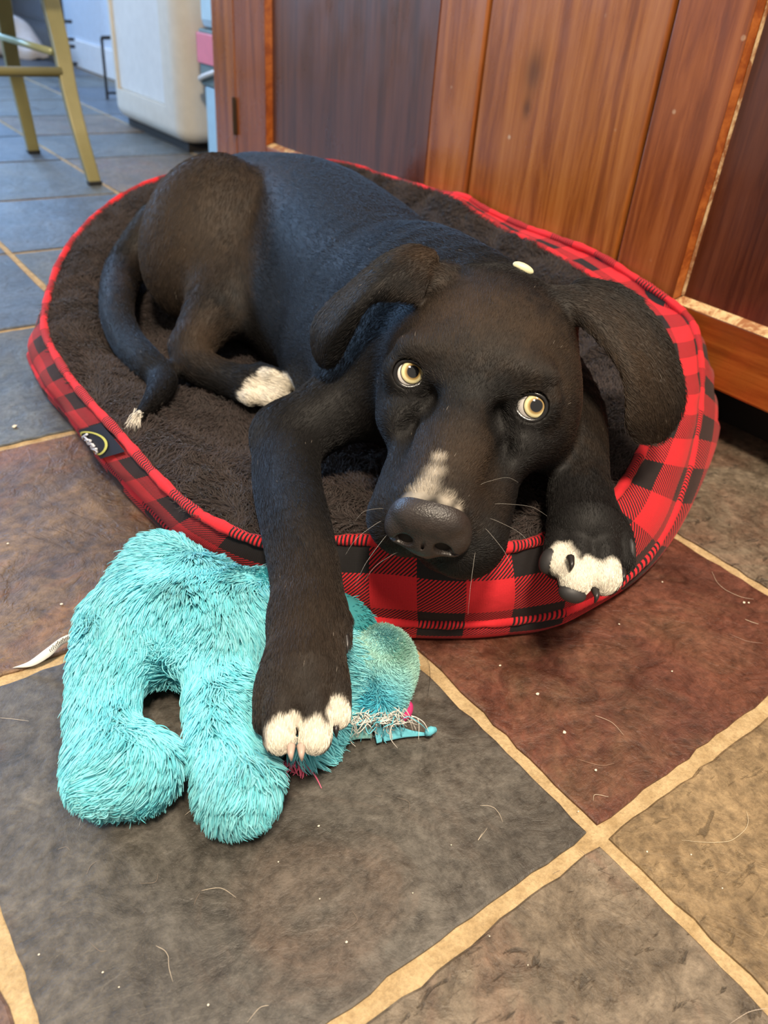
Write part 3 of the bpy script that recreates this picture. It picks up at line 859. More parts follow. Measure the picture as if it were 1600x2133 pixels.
# plush lining: dished cushion top
m_plush_base = plain('plush_base', (.020, .013, .011), .9)
CEN = np.array([.46, .70, .0])
def plush_z(x, y, s, ze):
    zc = .056 + .10*max(0, x-.50) + .02*max(0, y-.9)
    zc += .010*(float(vnoise(np.array([[x, y, 0.]]), 14)[0])-.5)*2
    t = min(1, max(0, (s-.62)/.34)); t = t*t*(3-2*t)
    z = zc + (ze - .003 - zc)*t
    if s > .80: z += .006*math.sin(math.pi*(s-.80)/.2)
    return z
RINGS = 34; V = []; F = []
for r in range(RINGS+1):
    s = r/RINGS; s = 1-(1-s)**1.3
    for i in range(0, M1, 2):
        p = CEN + (c1[i]-CEN)*s; V.append((p[0], p[1], plush_z(p[0], p[1], s, c1[i][2])))
W = len(range(0, M1, 2))
for r in range(RINGS):
    for i in range(W): F.append((r*W+i, (r)*W+(i+1) % W, (r+1)*W+(i+1) % W, (r+1)*W+i))
PLV = np.array(V); PLQ = np.array(F)
plush = mesh_obj('plush_top', V, F, m_plush_base, bed, True)
PLT = np.concatenate([PLQ[:, [0, 1, 2]], PLQ[:, [0, 2, 3]]])
def grow_plush(count):
    p, nn, fi, bc = sample_mesh(PLV, PLT, count)
    nn[nn[:, 2] < 0] *= -1
    a = vnoise(p, 22)*9 + vnoise(p, 60)*4
    lean = np.stack([np.cos(a), np.sin(a), np.zeros_like(a)], 1)*(.7 + .5*vnoise(p + 5, 35))[:, None]
    d = unit(nn*.75 + lean + RNG.normal(0, .22, p.shape))
    ln = RNG.uniform(.007, .013, count)[:, None]
    side = unit(np.cross(d, nn) + 1e-6)
    P = np.stack([p, p + d*ln*.35 + side*ln*RNG.normal(0, .08, (count, 1)), p + d*ln*.7 - nn*ln*.05 + side*ln*RNG.normal(0, .14, (count, 1)), p + d*ln - nn*ln*.22], 1)
    base = np.array([.031, .0195, .0165]); g = RNG.uniform(.55, 1.35, (count, 1))*(.75 + .6*vnoise(p, 12)[:, None])
    col = base*g
    return hair_object('plush_pile', P, np.array([.00030, .00028, .00022, .00006]), col, attr_hair('plush_fibre', rough=.6, spec=.35, sheen=.2), bed)
o = grow_plush(90000); o['kind'] = 'stuff'

# woven brand patch on the left-hand wall of the bed
m_navy = plain('navy_patch', (.008, .010, .022), .7)
m_yel = plain('yellow_thread', (.75, .72, .16), .6)
m_thr = plain('white_thread', (.72, .72, .78), .6)
def band_point(u, v, lift):
    """u metres along the top piping, v fraction down the side band"""
    i = int(np.searchsorted(U1, u)) - 1; f = (u-U1[i])/(U1[i+1]-U1[i]); i %= M1; j = (i+1) % M1
    a = c1[i]*(1-f)+c1[j]*f; b2 = c2[i]*(1-f)+c2[j]*f
    tt = c1[j]-c1[i]; o = np.array([tt[1], -tt[0], 0]); o /= np.linalg.norm(o)
    if o @ (a-C0) < 0: o = -o
    return a + (b2-a)*v + o*(.009*math.sin(math.pi*v)*1.0 + lift)
uc = None
for i in range(M1):
    x = (c1[i]-EYE); px = CX + FPX*(x@CR)/(x@CF); py = CY - FPX*(x@CU)/(x@CF)
    if uc is None and 29*PER <= i and py > 893 and px < 260: uc = U1[i]
patch = empty('brand_patch', tuple(band_point(uc, .5, 0))); parent_keep(patch, bed)
def patch_grid(u0, u1, v0, v1, lift, mat, name, par):
    V = []; F = []; nu, nv = 10, 6
    for a in range(nu+1):
        for b2 in range(nv+1): V.append(band_point(u0+(u1-u0)*a/nu, v0+(v1-v0)*b2/nv, lift))
    for a in range(nu):
        for b2 in range(nv): F.append((a*(nv+1)+b2, (a+1)*(nv+1)+b2, (a+1)*(nv+1)+b2+1, a*(nv+1)+b2+1))
    return mesh_obj(name, V, F, mat, par, True)
patch_grid(uc-.022, uc+.034, .06, .94, .0032, m_navy, 'patch_cloth', patch)
V = []; F = []; n = 48
for k in range(n):
    a = 2*math.pi*k/n
    for rr in (1.0, .87): V.append(band_point(uc+.005+.023*rr*math.cos(a), .50+.34*rr*math.sin(a), .0042))
for k in range(n): F.append((2*k, 2*((k+1) % n), 2*((k+1) % n)+1, 2*k+1))
mesh_obj('yellow_ring', V, F, m_yel, patch, True)
# white script strokes inside the ring (too blurred in the picture to read letter by letter)
mb = MB()
for pts in ([(-.016, .40), (-.014, .62), (-.011, .66)], [(-.013, .52), (-.006, .50)], [(-.008, .62), (-.004, .44), (-.001, .62), (-.005, .56)], [(.0, .62), (.003, .46), (.006, .60)],
            [(.006, .46), (.009, .64), (.012, .46)], [(.011, .56), (.016, .50), (.019, .60)]):
    mb.tube(catmull([band_point(uc+.005+a, v, .0045) for a, v in pts], 5), .0011, 6)
mb.build('white_lettering', m_thr, patch, True)

PLB = BVHTree.FromPolygons([tuple(v) for v in PLV], [tuple(q) for q in PLQ])
def plush_depth(x, y):
    h = PLB.ray_cast(Vector(EYE), Vector(ray(x, y)).normalized())
    return depth(np.array(h[0])) if h[0] is not None else None
def KP(x, y, rpx, sink=.55):
    """node resting on the plush: centre lifted off the pile along the view ray"""
    d = plush_depth(x, y); r = rpx*d/FPX; z = float(pd(x, y, d)[2]) + r*(2*sink-.1) + .004
    r2 = ray(x, y); return (x, y, (z-CAM_H)/r2[2], rpx)

# ================================================================== the dog
HM = np.array([[.6312, -.7754, .0158], [-.7743, -.6312, -.0447], [-.0446, -.0160, .9989]])   # head axes (columns: its left, forward, up)
HT = np.array([.3403, .3408, .1898]); HS = 1.1887/100
def H(x, y, z): return HT + HM @ (np.array([x, y, z], float)*HS)
def Hr(*r): return np.array(r, float)*HS
hx, hy, hz = HM[:, 0], HM[:, 1], HM[:, 2]

D = Solid()
def K(x, y, d, r): return (pd(x, y, d), r*d/FPX)
def chain(nodes, k=.012): D.chain([K(*n) for n in nodes], k)
# trunk
chain([(535, 478, .985, 146), (640, 500, .91, 158), (745, 585, .80, 176), (840, 670, .70, 172), (930, 720, .63, 150)], .03)
chain([(700, 740, .76, 120), (800, 800, .66, 120)], .03)          # brisket
chain([(520, 600, .90, 90), (640, 680, .82, 110)], .03)           # belly
# neck to skull
na, nr = K(880, 680, .665, 160)
D.cone(na, H(0, -7.5, -2.5), nr, 5.2*HS, .03, flow=na-H(0, -7.5, -2.5))
D.cone(K(860, 800, .62, 120)[0], H(0, -4.5, -5.0), .046, 3.6*HS, .03, flow=(0, .3, -1))
chain([(880, 620, .68, 132), (1000, 652, .612, 112), (1092, 690, .588, 84)], .03)   # crest of the neck
# right haunch, folded hind leg
hc = pd(437, 500, .875)
ex = unit(CR*.93 - CU*.30); ez = unit(CU*.93 + CR*.30); ey = np.cross(ez, ex)
D.ell(hc, np.array([140, 110, 178])*.875/FPX, np.stack([ex, ey, ez], 1), .010, flow=-CU*.8 - CR*.3)
chain([(520, 560, .87, 88), (455, 640, .825, 66), (400, 722, .787, 43)], .028)
chain([(398, 722, .785, 42), (408, 757, .775, 40), (470, 788, .765, 36), (520, 802, .757, 40)], .008)
# hind foot: toes
for (x, y, r, x0, y0) in ((588, 795, 19, 545, 788), (585, 818, 19, 540, 805), (562, 832, 19, 525, 815), (520, 828, 17, 500, 812), (566, 780, 17, 540, 780)):
    D.cone(*[K(x0, y0, .755, 26)[0], K(x, y, .742, r)[0]], K(x0, y0, .755, 24)[1], K(x, y, .742, r)[1], .004)
# tail
chain([(330, 470, .965, 46), (262, 560, .945, 40), KP(243, 640, 34), KP(262, 705, 34), KP(305, 757, 35), KP(338, 792, 31), KP(322, 832, 22), KP(290, 866, 10)], .010)
TIP = KP(288, 868, 9)[2]
# right foreleg (image left) reaching over the rim onto the toy
chain([(800, 770, .64, 95), (700, 850, .625, 78), (600, 912, .615, 70)], .02)
chain([(600, 912, .615, 70), (598, 1000, .575, 70), (618, 1100, .527, 72), (637, 1200, .498, 73), (642, 1290, .478, 76)], .012)
chain([(642, 1290, .478, 74), (634, 1390, .455, 84), (622, 1450, .447, 76)], .010)
for t in ([(600, 1360, .458, 44), (566, 1430, .448, 36), (557, 1500, .441, 30)], [(612, 1400, .447, 40), (586, 1470, .434, 36), (582, 1535, .428, 34)],
          [(644, 1400, .447, 40), (657, 1470, .434, 36), (657, 1535, .428, 34)], [(670, 1360, .458, 44), (695, 1425, .448, 35), (701, 1488, .442, 30)]):
    chain(t, .0018)
D.cone(*[K(716, 1290, .478, 12)[0], K(722, 1335, .472, 9)[0]], K(716, 1290, .478, 12)[1], K(722, 1335, .472, 9)[1], .006)    # dew claw pad
# left foreleg (image right)
chain([(1120, 780, .66, 90), (1195, 860, .62, 62), (1210, 960, .585, 56), (1208, 1040, .560, 60)], .015)
chain([(1208, 1040, .560, 60), (1218, 1100, .540, 80)], .012)
for t in ([(1198, 1080, .545, 46), (1176, 1125, .533, 40), (1164, 1172, .521, 36)], [(1212, 1090, .540, 48), (1203, 1150, .522, 40), (1198, 1208, .511, 37)],
          [(1232, 1090, .540, 48), (1252, 1150, .522, 40), (1258, 1204, .513, 36)], [(1248, 1080, .545, 46), (1282, 1120, .536, 36), (1292, 1168, .527, 31)]):
    chain(t, .0018)

# head, in head coordinates (cm x 1.19)
back = -hy
D.ell(H(.15, -5.4, -.1), Hr(5.35, 6.2, 4.35), HM, .02, flow=back)
D.ell(H(0, -1.9, .35), Hr(3.9, 3.2, 2.75), HM, .015, flow=back + .2*hz)
for sx in (-1, 1):
    D.ell(H(2.9*sx, -.75, 1.45), Hr(1.7, 1.2, .85), HM, .010, flow=back + hz*.3 + hx*sx*.3)
    D.ell(H(4.5*sx + .22*(sx < 0)*2, -3.6, -2.4), Hr(2.0 - .25*(sx < 0), 4.0, 3.2), HM, .018, flow=back - .2*hz)
    D.ell(H(3.3*sx, 0.2, -2.6), Hr(1.6, 2.0, 1.6), HM, .015, flow=back - .2*hz)
D.cone(H(0, .2, -1.7), H(0, 7.3, -3.3), 2.75*HS, 2.15*HS, .014, flow=back)
D.cone(H(-1.2, 1.5, -4.0), H(-1.45, 6.9, -4.7), 2.5*HS, 2.05*HS, .012, flow=back - .35*hz)
D.cone(H(1.3, 1.5, -4.2), H(1.75, 6.6, -5.2), 2.6*HS, 2.25*HS, .012, flow=back - .35*hz)
D.cone(H(.2, -2.5, -5.4), H(.7, 6.0, -6.4), 2.5*HS, 1.55*HS, .008, flow=back)
D.ell(H(0, 8.1, -3.5), Hr(1.9, 1.4, 1.6), HM, .008, flow=back)
for sx in (-1, 1):
    D.ell(H(1.95*sx, 1.7, -.55), Hr(.40, 1.1, .6), HM, .014, 's')         # hollows at the inner eye corners
    D.ell(H(2.7*sx, 3.4, -2.1), Hr(.35, 1.8, .5), HM, .014, 's')           # planes beside the bridge of the muzzle
# mouth line
for sx in (-1, 1):
    D.cone(H(.25+.3*sx, 8.6, -5.6), H(2.6*sx+.45, 6.6, -6.7), .10*HS, .10*HS, .003, 's')
    D.cone(H(2.6*sx+.45, 6.6, -6.7), H(4.3*sx, 1.8, -5.5), .10*HS, .08*HS, .003, 's')
# eyes: positions read from the picture, at head depth
EYES = []
for (x, y, sx) in ((852, 777, -1), (1109, 846, 1)):
    dd = depth(H(3.5*sx, -.55, 0)); EYES.append((pd(x, y, dd), sx))
ER = 1.10*HS
for ec, sx in EYES:
    D.ell(ec + hy*.05*HS, Hr(1.52, 1.30, 1.42), HM, .007, flow=back)
for ec, sx in EYES:
    tocam = unit(EYE - ec)
    D.ell(ec + tocam*1.05*HS - hz*.02*HS, Hr(.92, 1.05, .86), HM, .0012, 's')
# ears: thick sheets swept from pixel outlines
def sheet(rows, depths, thick, k=.006, nu=46, nv=40, flow=None, lift=0):
    """rows: list of pixel rows (root -> tip), each a list of the same number of (x, y); depths likewise"""
    R = []
    for row, dr in zip(rows, depths):
        R.append(np.array(catmull([pd(x, y, d) for (x, y), d in zip(row, dr)], max(2, nv//(len(row)-1)))))
    R = np.array(R); G = np.array([catmull(list(R[:, j]), max(2, nu//(len(R)-1))) for j in range(R.shape[1])])
    G = G.transpose(1, 0, 2)
    nU, nV = G.shape[:2]
    w = np.linspace(0, 1, nV)[None, :]; t = np.linspace(0, 1, nU)[:, None]
    th = thick*(1.25 - .45*t)*np.clip(.62 + 2.6*np.minimum(w, 1-w), 0, 1)
    D.sheet(G.reshape(-1, 3), th.reshape(-1), k, flow)
    return G
D.ell(pd(893, 585, .572), np.array([42, 34, 44])*.57/FPX, np.stack([CR, CU, CF], 1), .014, flow=-CR)
D.ell(pd(1172, 640, .572), np.array([36, 38, 44])*.57/FPX, np.stack([CR, CU, CF], 1), .014, flow=CR)
EARA = sheet([[(905, 528), (893, 548), (880, 585), (868, 628)], [(862, 516), (846, 535), (838, 575), (822, 622)], [(806, 536), (795, 556), (790, 592), (778, 626)],
              [(748, 582), (742, 602), (745, 632), (752, 652)], [(696, 624), (698, 650), (715, 672), (737, 684)], [(659, 668), (668, 692), (690, 708), (722, 716)], [(655, 722), (664, 738), (684, 745), (708, 744)], [(668, 752), (674, 758), (684, 762), (696, 760)]],
             [[.570, .560, .552, .552], [.572, .556, .546, .548], [.580, .558, .542, .546], [.590, .566, .545, .548], [.595, .574, .552, .556], [.597, .580, .562, .566], [.597, .586, .574, .576], [.596, .590, .584, .586]],
             .0030, flow=unit(-CU*.8 - CR*.6))
EARB = sheet([[(1185, 608), (1178, 618), (1170, 632), (1168, 650)], [(1218, 588), (1205, 606), (1198, 632), (1205, 668)], [(1290, 598), (1268, 622), (1248, 656), (1238, 696)],
              [(1352, 645), (1325, 672), (1295, 706), (1272, 736)], [(1396, 710), (1366, 736), (1328, 764), (1298, 782)], [(1421, 790), (1390, 808), (1346, 828), (1306, 836)],
              [(1418, 856), (1390, 866), (1348, 876), (1306, 880)], [(1382, 912), (1366, 916), (1344, 918), (1320, 914)]],
             [[.585, .572, .565, .566], [.595, .572, .556, .556], [.604, .576, .552, .550], [.604, .576, .548, .545], [.600, .574, .546, .544], [.594, .572, .550, .548], [.588, .572, .556, .554], [.580, .574, .566, .564]],
             .0033, flow=unit(-CU*.7 + CR*.6))

lo = np.array([.12, .14, .005]); hi = np.array([.76, 1.16, .33])
# finer meshing for head and paws
hb0, hb1 = np.array([.19, .19, .055]), np.array([.52, .53, .28])
DV, DQ = mesh_solid(D, .0030, [(hb0, hb1, .0014), (np.array([.10, .19, .02]), np.array([.189, .335, .12]), .0016)], lo, hi)
DV = smooth_mesh(DV, DQ, 2, .4)
DN, DT = vert_normals(DV, DQ)

m_coat_base, N, L, b = new_mat('coat_skin')
a = N.new('ShaderNodeAttribute'); a.attribute_name = 'coat'
tcg = N.new('ShaderNodeNewGeometry').outputs['Position']
cc = mix_col(N, L, .5, a.outputs['Color'], ramp(N, L, noise(N, L, tcg, 350, 4, .7), [(.3, (.45, .45, .45)), (.7, (1, 1, 1))]), 'MULTIPLY')
L.new(cc, b.inputs['Base Color']); b.inputs['Roughness'].default_value = .6; b.inputs['Specular IOR Level'].default_value = .2

dog = empty('dog', (.46, .62, .06))
tag(dog, 'black puppy with white toes and amber eyes lying curled in the plaid bed', 'dog')
body = fast_mesh('body', DV, DQ, m_coat_base, dog)

bvh = BVHTree.FromPolygons([tuple(v) for v in DV], [tuple(q) for q in DQ])
def hit(x, y):
    r = Vector(ray(x, y)).normalized(); h = bvh.ray_cast(Vector(EYE), r)
    return None if h[0] is None else np.array(h[0])
def coat_color(p):
    n = len(p)
    col = np.tile(np.array([.0105, .0095, .0092]), (n, 1))
    # brown cast on haunch, muzzle, forehead and ears
    def spot(c, r, rgb, amt=1.0, edge=.5):
        if c is None: return
        d = np.linalg.norm(p - c, axis=1)/r + (vnoise(p, 160)-.5)*.35
        w = np.clip((1 - d)/edge, 0, 1)*amt; col[:] = col*(1-w[:, None]) + np.array(rgb)*w[:, None]
    brown = (.050, .033, .021)
    spot(hc, .14, brown, .9, .8)
    for (x, y, r, a2) in ((960, 640, .06, .8), (1120, 700, .05, .7), (1330, 760, .09, .8), (980, 960, .05, .7), (640, 1300, .10, .5), (890, 530, .03, .9), (430, 700, .05, .9)):
        spot(hit(x, y), r, brown, a2, .9)
    white = (.72, .67, .57)
    for (x, y, r) in ((585, 1530, .0115), (600, 1560, .010), (655, 1530, .0125), (640, 1565, .010), (612, 1500, .006), (702, 1488, .0115)): spot(hit(x, y), r, white, 1, .22)
    for (x, y, r) in ((1170, 1160, .013), (1205, 1215, .016), (1250, 1215, .015), (1285, 1195, .011), (1190, 1190, .012), (1230, 1185, .010)): spot(hit(x, y), r, white, 1, .25)
    for (x, y, r) in ((550, 790, .014), (575, 800, .016), (530, 815, .015), (505, 830, .011), (560, 825, .014), (590, 800, .012)): spot(hit(x, y), r, white, 1, .2)
    for (x, y, r) in ((912, 955, .006), (903, 985, .0085), (888, 1012, .010), (868, 1032, .009), (848, 1045, .006), (930, 1042, .006), (955, 1060, .004)): spot(hit(x, y), r, (.42, .37, .30), .85, .8)
    for (x, y, r) in ((840, 1193, .006), (862, 1203, .006), (890, 1212, .005)): spot(hit(x, y), r, (.6, .56, .5), .95, .5)
    spot(pd(284, 874, TIP), .007, white, 1, .3)
    return col
attr = body.data.color_attributes.new('coat', 'FLOAT_COLOR', 'POINT')
vc = coat_color(DV)
attr.data.foreach_set('color', np.concatenate([vc, np.ones((len(vc), 1))], 1).astype(np.float32).ravel())

def grow_coat(count):
    cen = DV[DT].mean(1)
    dist = np.linalg.norm(cen - EYE, axis=1)
    front = (unit(cen - EYE)*unit(np.cross(DV[DT[:, 1]]-DV[DT[:, 0]], DV[DT[:, 2]]-DV[DT[:, 0]]))).sum(1) < .35
    dens = np.where(front, 1.0, .12)/np.maximum(dist, .35)**2
    for ec, sx in EYES: dens = np.where(np.linalg.norm(cen - ec, axis=1) < 1.42*HS, 0, dens)
    dens = np.where(np.linalg.norm((cen - H(0, 8.9, -3.4)) @ HM / Hr(2.2, 1.2, 1.7), axis=1) < 1.0, 0, dens)
    p, fn, fi, bc = sample_mesh(DV, DT, count, dens)
    nn = unit((DN[DT[fi]]*bc[:, :, None]).sum(1))
    fl = D.flows(p); fl = fl + RNG.normal(0, .12, fl.shape) + (np.stack([vnoise(p, 40), vnoise(p+3, 40), vnoise(p+7, 40)], 1)-.5)*.28
    tg = unit(fl - nn*(fl*nn).sum(1, keepdims=True))
    ishead = ((p > hb0) & (p < hb1)).all(1) & (np.linalg.norm(p - H(0, 0, -2), axis=1) < .14)
    ln = np.where(ishead, RNG.uniform(.003, .005, count), RNG.uniform(.005, .008, count))
    paw = np.min([np.linalg.norm(p - pd(620, 1500, .435), axis=1), np.linalg.norm(p - pd(1225, 1170, .52), axis=1)], axis=0) < .042
    ln = np.where(paw, ln*.55, ln)
    lift = np.where(ishead, .13, .12)[:, None] + RNG.uniform(-.06, .07, (count, 1))
    ln = ln[:, None]
    P = np.stack([p - nn*.0003, p + tg*ln*.35 + nn*ln*lift*.5, p + tg*ln*.7 + nn*ln*lift*.75, p + tg*ln + nn*ln*lift*.7], 1)
    col = coat_color(p)*RNG.uniform(.7, 1.45, (count, 1))
    w = RNG.random(count) < .0006; col[w] = (.22, .19, .16)
    return hair_object('coat', P, np.array([.00013, .00012, .00009, .00002]), col, attr_hair('coat_hair', rough=.42, spec=.26), dog)
coat = grow_coat(240000); coat['kind'] = 'stuff'

# eyes
m_sclera = plain('eye_white', (.80, .76, .72), .15, coat=.6)
m_pupil = plain('pupil', (.004, .004, .005), .05, coat=1)
m_iris, N, L, b = new_mat('amber_iris')
at = N.new('ShaderNodeAttribute'); at.attribute_name = 'ir'
rad = ramp(N, L, at.outputs['Fac'], [(.42, (.05, .03, .015)), (.58, (.42, .28, .10)), (.74, (.85, .76, .42)), (.88, (.66, .60, .34)), (.96, (.04, .03, .02))])
L.new(rad, b.inputs['Base Color']); b.inputs['Roughness'].default_value = .12; b.inputs['Coat Weight'].default_value = 1.0; b.inputs['Coat Roughness'].default_value = .02
m_lid = plain('eyelid_rim', (.006, .005, .005), .3, coat=.3)
def cap(c, ax, r, ang, mat, name, par, attrname=None, a0=0.0):
    u = unit(np.cross(ax, [0, 0, 1.0])); w = np.cross(ax, u); V = []; F = []; A2 = []; n, mrows = 36, 10
    for i in range(mrows+1):
        th = a0 + (ang-a0)*i/mrows
        for k in range(n):
            f = 2*math.pi*k/n; V.append(c + r*(ax*math.cos(th) + math.sin(th)*(u*math.cos(f)+w*math.sin(f)))); A2.append(th/ang)
    for i in range(mrows):
        for k in range(n): F.append((i*n+k, i*n+(k+1) % n, (i+1)*n+(k+1) % n, (i+1)*n+k))
    o = mesh_obj(name, V, F, mat, par, True)
    if attrname:
        aa = o.data.attributes.new(attrname, 'FLOAT', 'POINT'); aa.data.foreach_set('value', np.array(A2, dtype=np.float32))
    return o
for (ec, sx), (gx2, gy2) in zip(EYES, ((861, 774), (1118, 845))):
    eye = empty('eye', tuple(ec)); parent_keep(eye, dog)
    look = unit(pd(gx2, gy2, depth(ec) - ER) - ec)
    V = []; F = []; n = 28
    for i in range(n+1):
        th = math.pi*i/n
        for k in range(n):
            f = 2*math.pi*k/n; V.append(ec + ER*(hz*math.cos(th) + math.sin(th)*(hx*math.cos(f)+hy*math.sin(f))))
    for i in range(n):
        for k in range(n): F.append((i*n+k, i*n+(k+1) % n, (i+1)*n+(k+1) % n, (i+1)*n+k))
    mesh_obj('eyeball', V, F, m_sclera, eye, True)
    cap(ec, look, ER*1.015, .67, m_iris, 'iris', eye, 'ir')
    cap(ec, look, ER*1.03, .30, m_pupil, 'pupil', eye)
    # lid rim
    tocam = unit(EYE - ec); ux = unit(hx - tocam*(hx@tocam)); uz = np.cross(ux, tocam)*-1
    if uz @ hz < 0: uz = -uz
    pts = []
    for k in range(40):
        f = 2*math.pi*k/40; q = ec + (ux*math.cos(f)*.86*(1.0 + .10*math.cos(f)*-sx) + uz*math.sin(f)*(.68 if math.sin(f) > 0 else .80))*HS
        h2 = math.sqrt(max(0, (ER*1.03)**2 - np.sum((q-ec)**2))); pts.append(q + tocam*h2)
    mb = MB(); mb.tube(pts, .0019, 8, closed=True); mb.build('lid_rim', m_lid, eye, True)

# nose leather
NS = Solid()
NS.ell(H(0, 8.55, -3.55), Hr(2.15, 1.15, 1.70), HM, .004)
NS.ell(H(0, 9.05, -2.9), Hr(1.7, .75, .85), HM, .006)
for sx in (-1, 1):
    NS.ell(H(1.35*sx, 8.7, -4.0), Hr(.85, .85, .9), HM, .004)
NS.cone(H(0, 8.7, -4.3), H(.15, 8.2, -5.4), 1.05*HS, .5*HS, .006)
for sx in (-1, 1):
    NS.ell(H(1.02*sx, 9.8, -4.15), Hr(.52, .85, .38), HM @ np.array(Matrix.Rotation(.5*sx, 3, 'Y')), .0015, 's')
    NS.cone(H(1.25*sx, 9.5, -4.30), H(2.0*sx, 9.0, -4.50), .16*HS, .10*HS, .0012, 's')
NS.cone(H(0, 9.95, -3.6), H(0, 9.2, -5.4), .08*HS, .08*HS, .0012, 's')
nlo = H(0, 8.8, -3.6) - .045; nhi = nlo + .09
NV, NQ = surface_nets(NS.field(nlo, nhi, .0007), nlo, .0007); NV = smooth_mesh(NV, NQ, 2, .4)
m_nose, N, L, b = new_mat('nose_leather')
tcn = N.new('ShaderNodeNewGeometry').outputs['Position']
vo = N.new('ShaderNodeTexVoronoi'); vo.inputs['Scale'].default_value = 900; L.new(tcn, vo.inputs['Vector'])
L.new(ramp(N, L, noise(N, L, tcn, 120, 4), [(.3, (.018, .014, .013)), (.7, (.034, .026, .023))]), b.inputs['Base Color'])
b.inputs['Roughness'].default_value = .42
bp = N.new('ShaderNodeBump'); bp.inputs['Strength'].default_value = .35; bp.inputs['Distance'].default_value = .0006; L.new(vo.outputs['Distance'], bp.inputs['Height']); L.new(bp.outputs[0], b.inputs['Normal'])
fast_mesh('nose', NV, NQ, m_nose, dog)

# claws
m_claw = plain('dark_claw', (.020, .017, .017), .35); m_claw2 = plain('pale_claw', (.48, .36, .30), .4)
def claw(p0, p1, p2, r, mat):
    mb = MB(); P = catmull([p0, p1, p2], 5); mb.tube(P, [r*(1-.85*i/(len(P)-1)) for i in range(len(P))], 8); mb.build('claw', mat, dog, True)
for (x, y, d, mat) in ((556, 1525, .432, m_claw), (606, 1568, .418, m_claw2), (628, 1568, .418, m_claw2), (700, 1518, .434, m_claw)):
    claw(pd(x, y-14, d+.005), pd(x, y+4, d+.0005), pd(x+1, y+17, d+.003), .0028, mat)
claw(pd(720, 1325, .468), pd(724, 1345, .464), pd(722, 1362, .463), .0026, m_claw)
for (x, y, d) in ((1188, 1174, .500), (1240, 1240, .503), (1296, 1200, .514)):
    claw(pd(x, y-12, d+.005), pd(x+3, y+3, d-.001), pd(x-1, y+16, d+.001), .0030, m_claw)
m_pad = plain('toe_pad', (.030, .028, .029), .55)
for (x, y, d, rx, rz, an) in ((1146, 1168, .519, 22, 30, .5), (1192, 1236, .507, 30, 20, .3), (1312, 1150, .527, 10, 30, 0.0)):
    PS = Solid(); u = unit(CR*math.cos(an) - CU*math.sin(an)); w = unit(CU*math.cos(an) + CR*math.sin(an)); c0 = pd(x, y, d); r0 = d/FPX
    PS.ell(c0, (rx*r0, rz*r0, 22*r0), np.stack([u, w, np.cross(u, w)], 1), .002); l0 = c0 - .016
    PV, PQ = surface_nets(PS.field(l0, l0+.032, .0011), l0, .0011); fast_mesh('toe_pad', PV, PQ, m_pad, dog)
# whiskers
m_whisk = attr_hair('whisker_hair', rough=.3)
W = []
for (x, y, dx, dy) in ((800, 1060, -60, 25), (795, 1085, -75, 70), (810, 1110, -70, 110), (1010, 1100, 60, 90), (1020, 1080, 90, 60), (990, 1150, -15, 130), (830, 1150, -70, 60), (1000, 1010, 80, -5), (1030, 1050, 110, 25)):
    p = hit(x, y)
    if p is None: continue
    d = depth(p); e = pd(x+dx, y+dy, d-.01); m = (p+e)/2 + CU*.004; W.append([p, p*.6+m*.4, m*.6+e*.4 + CU*.001, e])
hair_object('whiskers', np.array(W), np.array([.00009, .00008, .00006, .00002]), np.tile([.30, .28, .25], (len(W), 1)), m_whisk, dog)['kind'] = 'stuff'
# white tuft at the tail tip
t0 = pd(290, 862, TIP); T = []
for k in range(70):
    e = pd(RNG.uniform(258, 294), RNG.uniform(880, 900), TIP - .004 + RNG.uniform(-.004, .004)); s0 = t0 + RNG.normal(0, .0016, 3)
    T.append([s0, s0*.65+e*.35 + CU*.0015, s0*.3+e*.7 + CU*.001, e])
hair_object('tail_tuft', np.array(T), np.array([.00032, .00028, .0002, .00006]), np.tile([.75, .70, .60], (len(T), 1))*RNG.uniform(.6, 1.1, (len(T), 1)), m_whisk, dog)['kind'] = 'stuff'

# ================================================================== the plush toy
TY = Solid()
def KZ(x, y, z, rpx):
    p = onz(x, y, z); return (p, rpx*depth(p)/FPX)
def tchain(nodes, k=.010):
    TY.chain([KZ(*n) for n in nodes], k)
tchain([(340, 1205, .045, 66), (310, 1280, .040, 100), (420, 1300, .042, 112), (520, 1310, .038, 100)], .02)   # rump and body
tchain([(340, 1190, .05, 58), (400, 1215, .055, 50)], .02)
tchain([(265, 1320, .036, 92), (228, 1420, .032, 68), (222, 1510, .030, 62), (245, 1600, .030, 76)], .012)      # hind leg
tchain([(245, 1600, .030, 76), (290, 1595, .028, 68)], .012)
tchain([(470, 1360, .034, 88), (462, 1460, .032, 68), (478, 1560, .030, 68), (500, 1640, .030, 72)], .012)      # fore leg
tchain([(560, 1290, .034, 80), (650, 1350, .026, 90), (730, 1400, .024, 78)], .015)                               # neck under the paw
tchain([(690, 1450, .016, 62), (650, 1540, .010, 40)], .012)
tlo = np.array([.02, .12, .0]); thi = np.array([.36, .52, .13])
TF = TY.field(tlo, thi, .0026)
zz = tlo[2] + .0026*np.arange(TF.shape[2]); TF = np.maximum(TF, (.0012 - zz)[None, None, :].astype(np.float32))
TV, TQ = surface_nets(TF, tlo, .0026); TV = smooth_mesh(TV, TQ, 2, .5)
TN, TT = vert_normals(TV, TQ)
toy = empty('plush_toy', (.12, .25, 0))
tag(toy, 'shaggy turquoise plush animal toy with torn face under the dog paw', 'plush toy')
fast_mesh('body', TV, TQ, plain('turquoise_backing', (.02, .22, .27), .9), toy)
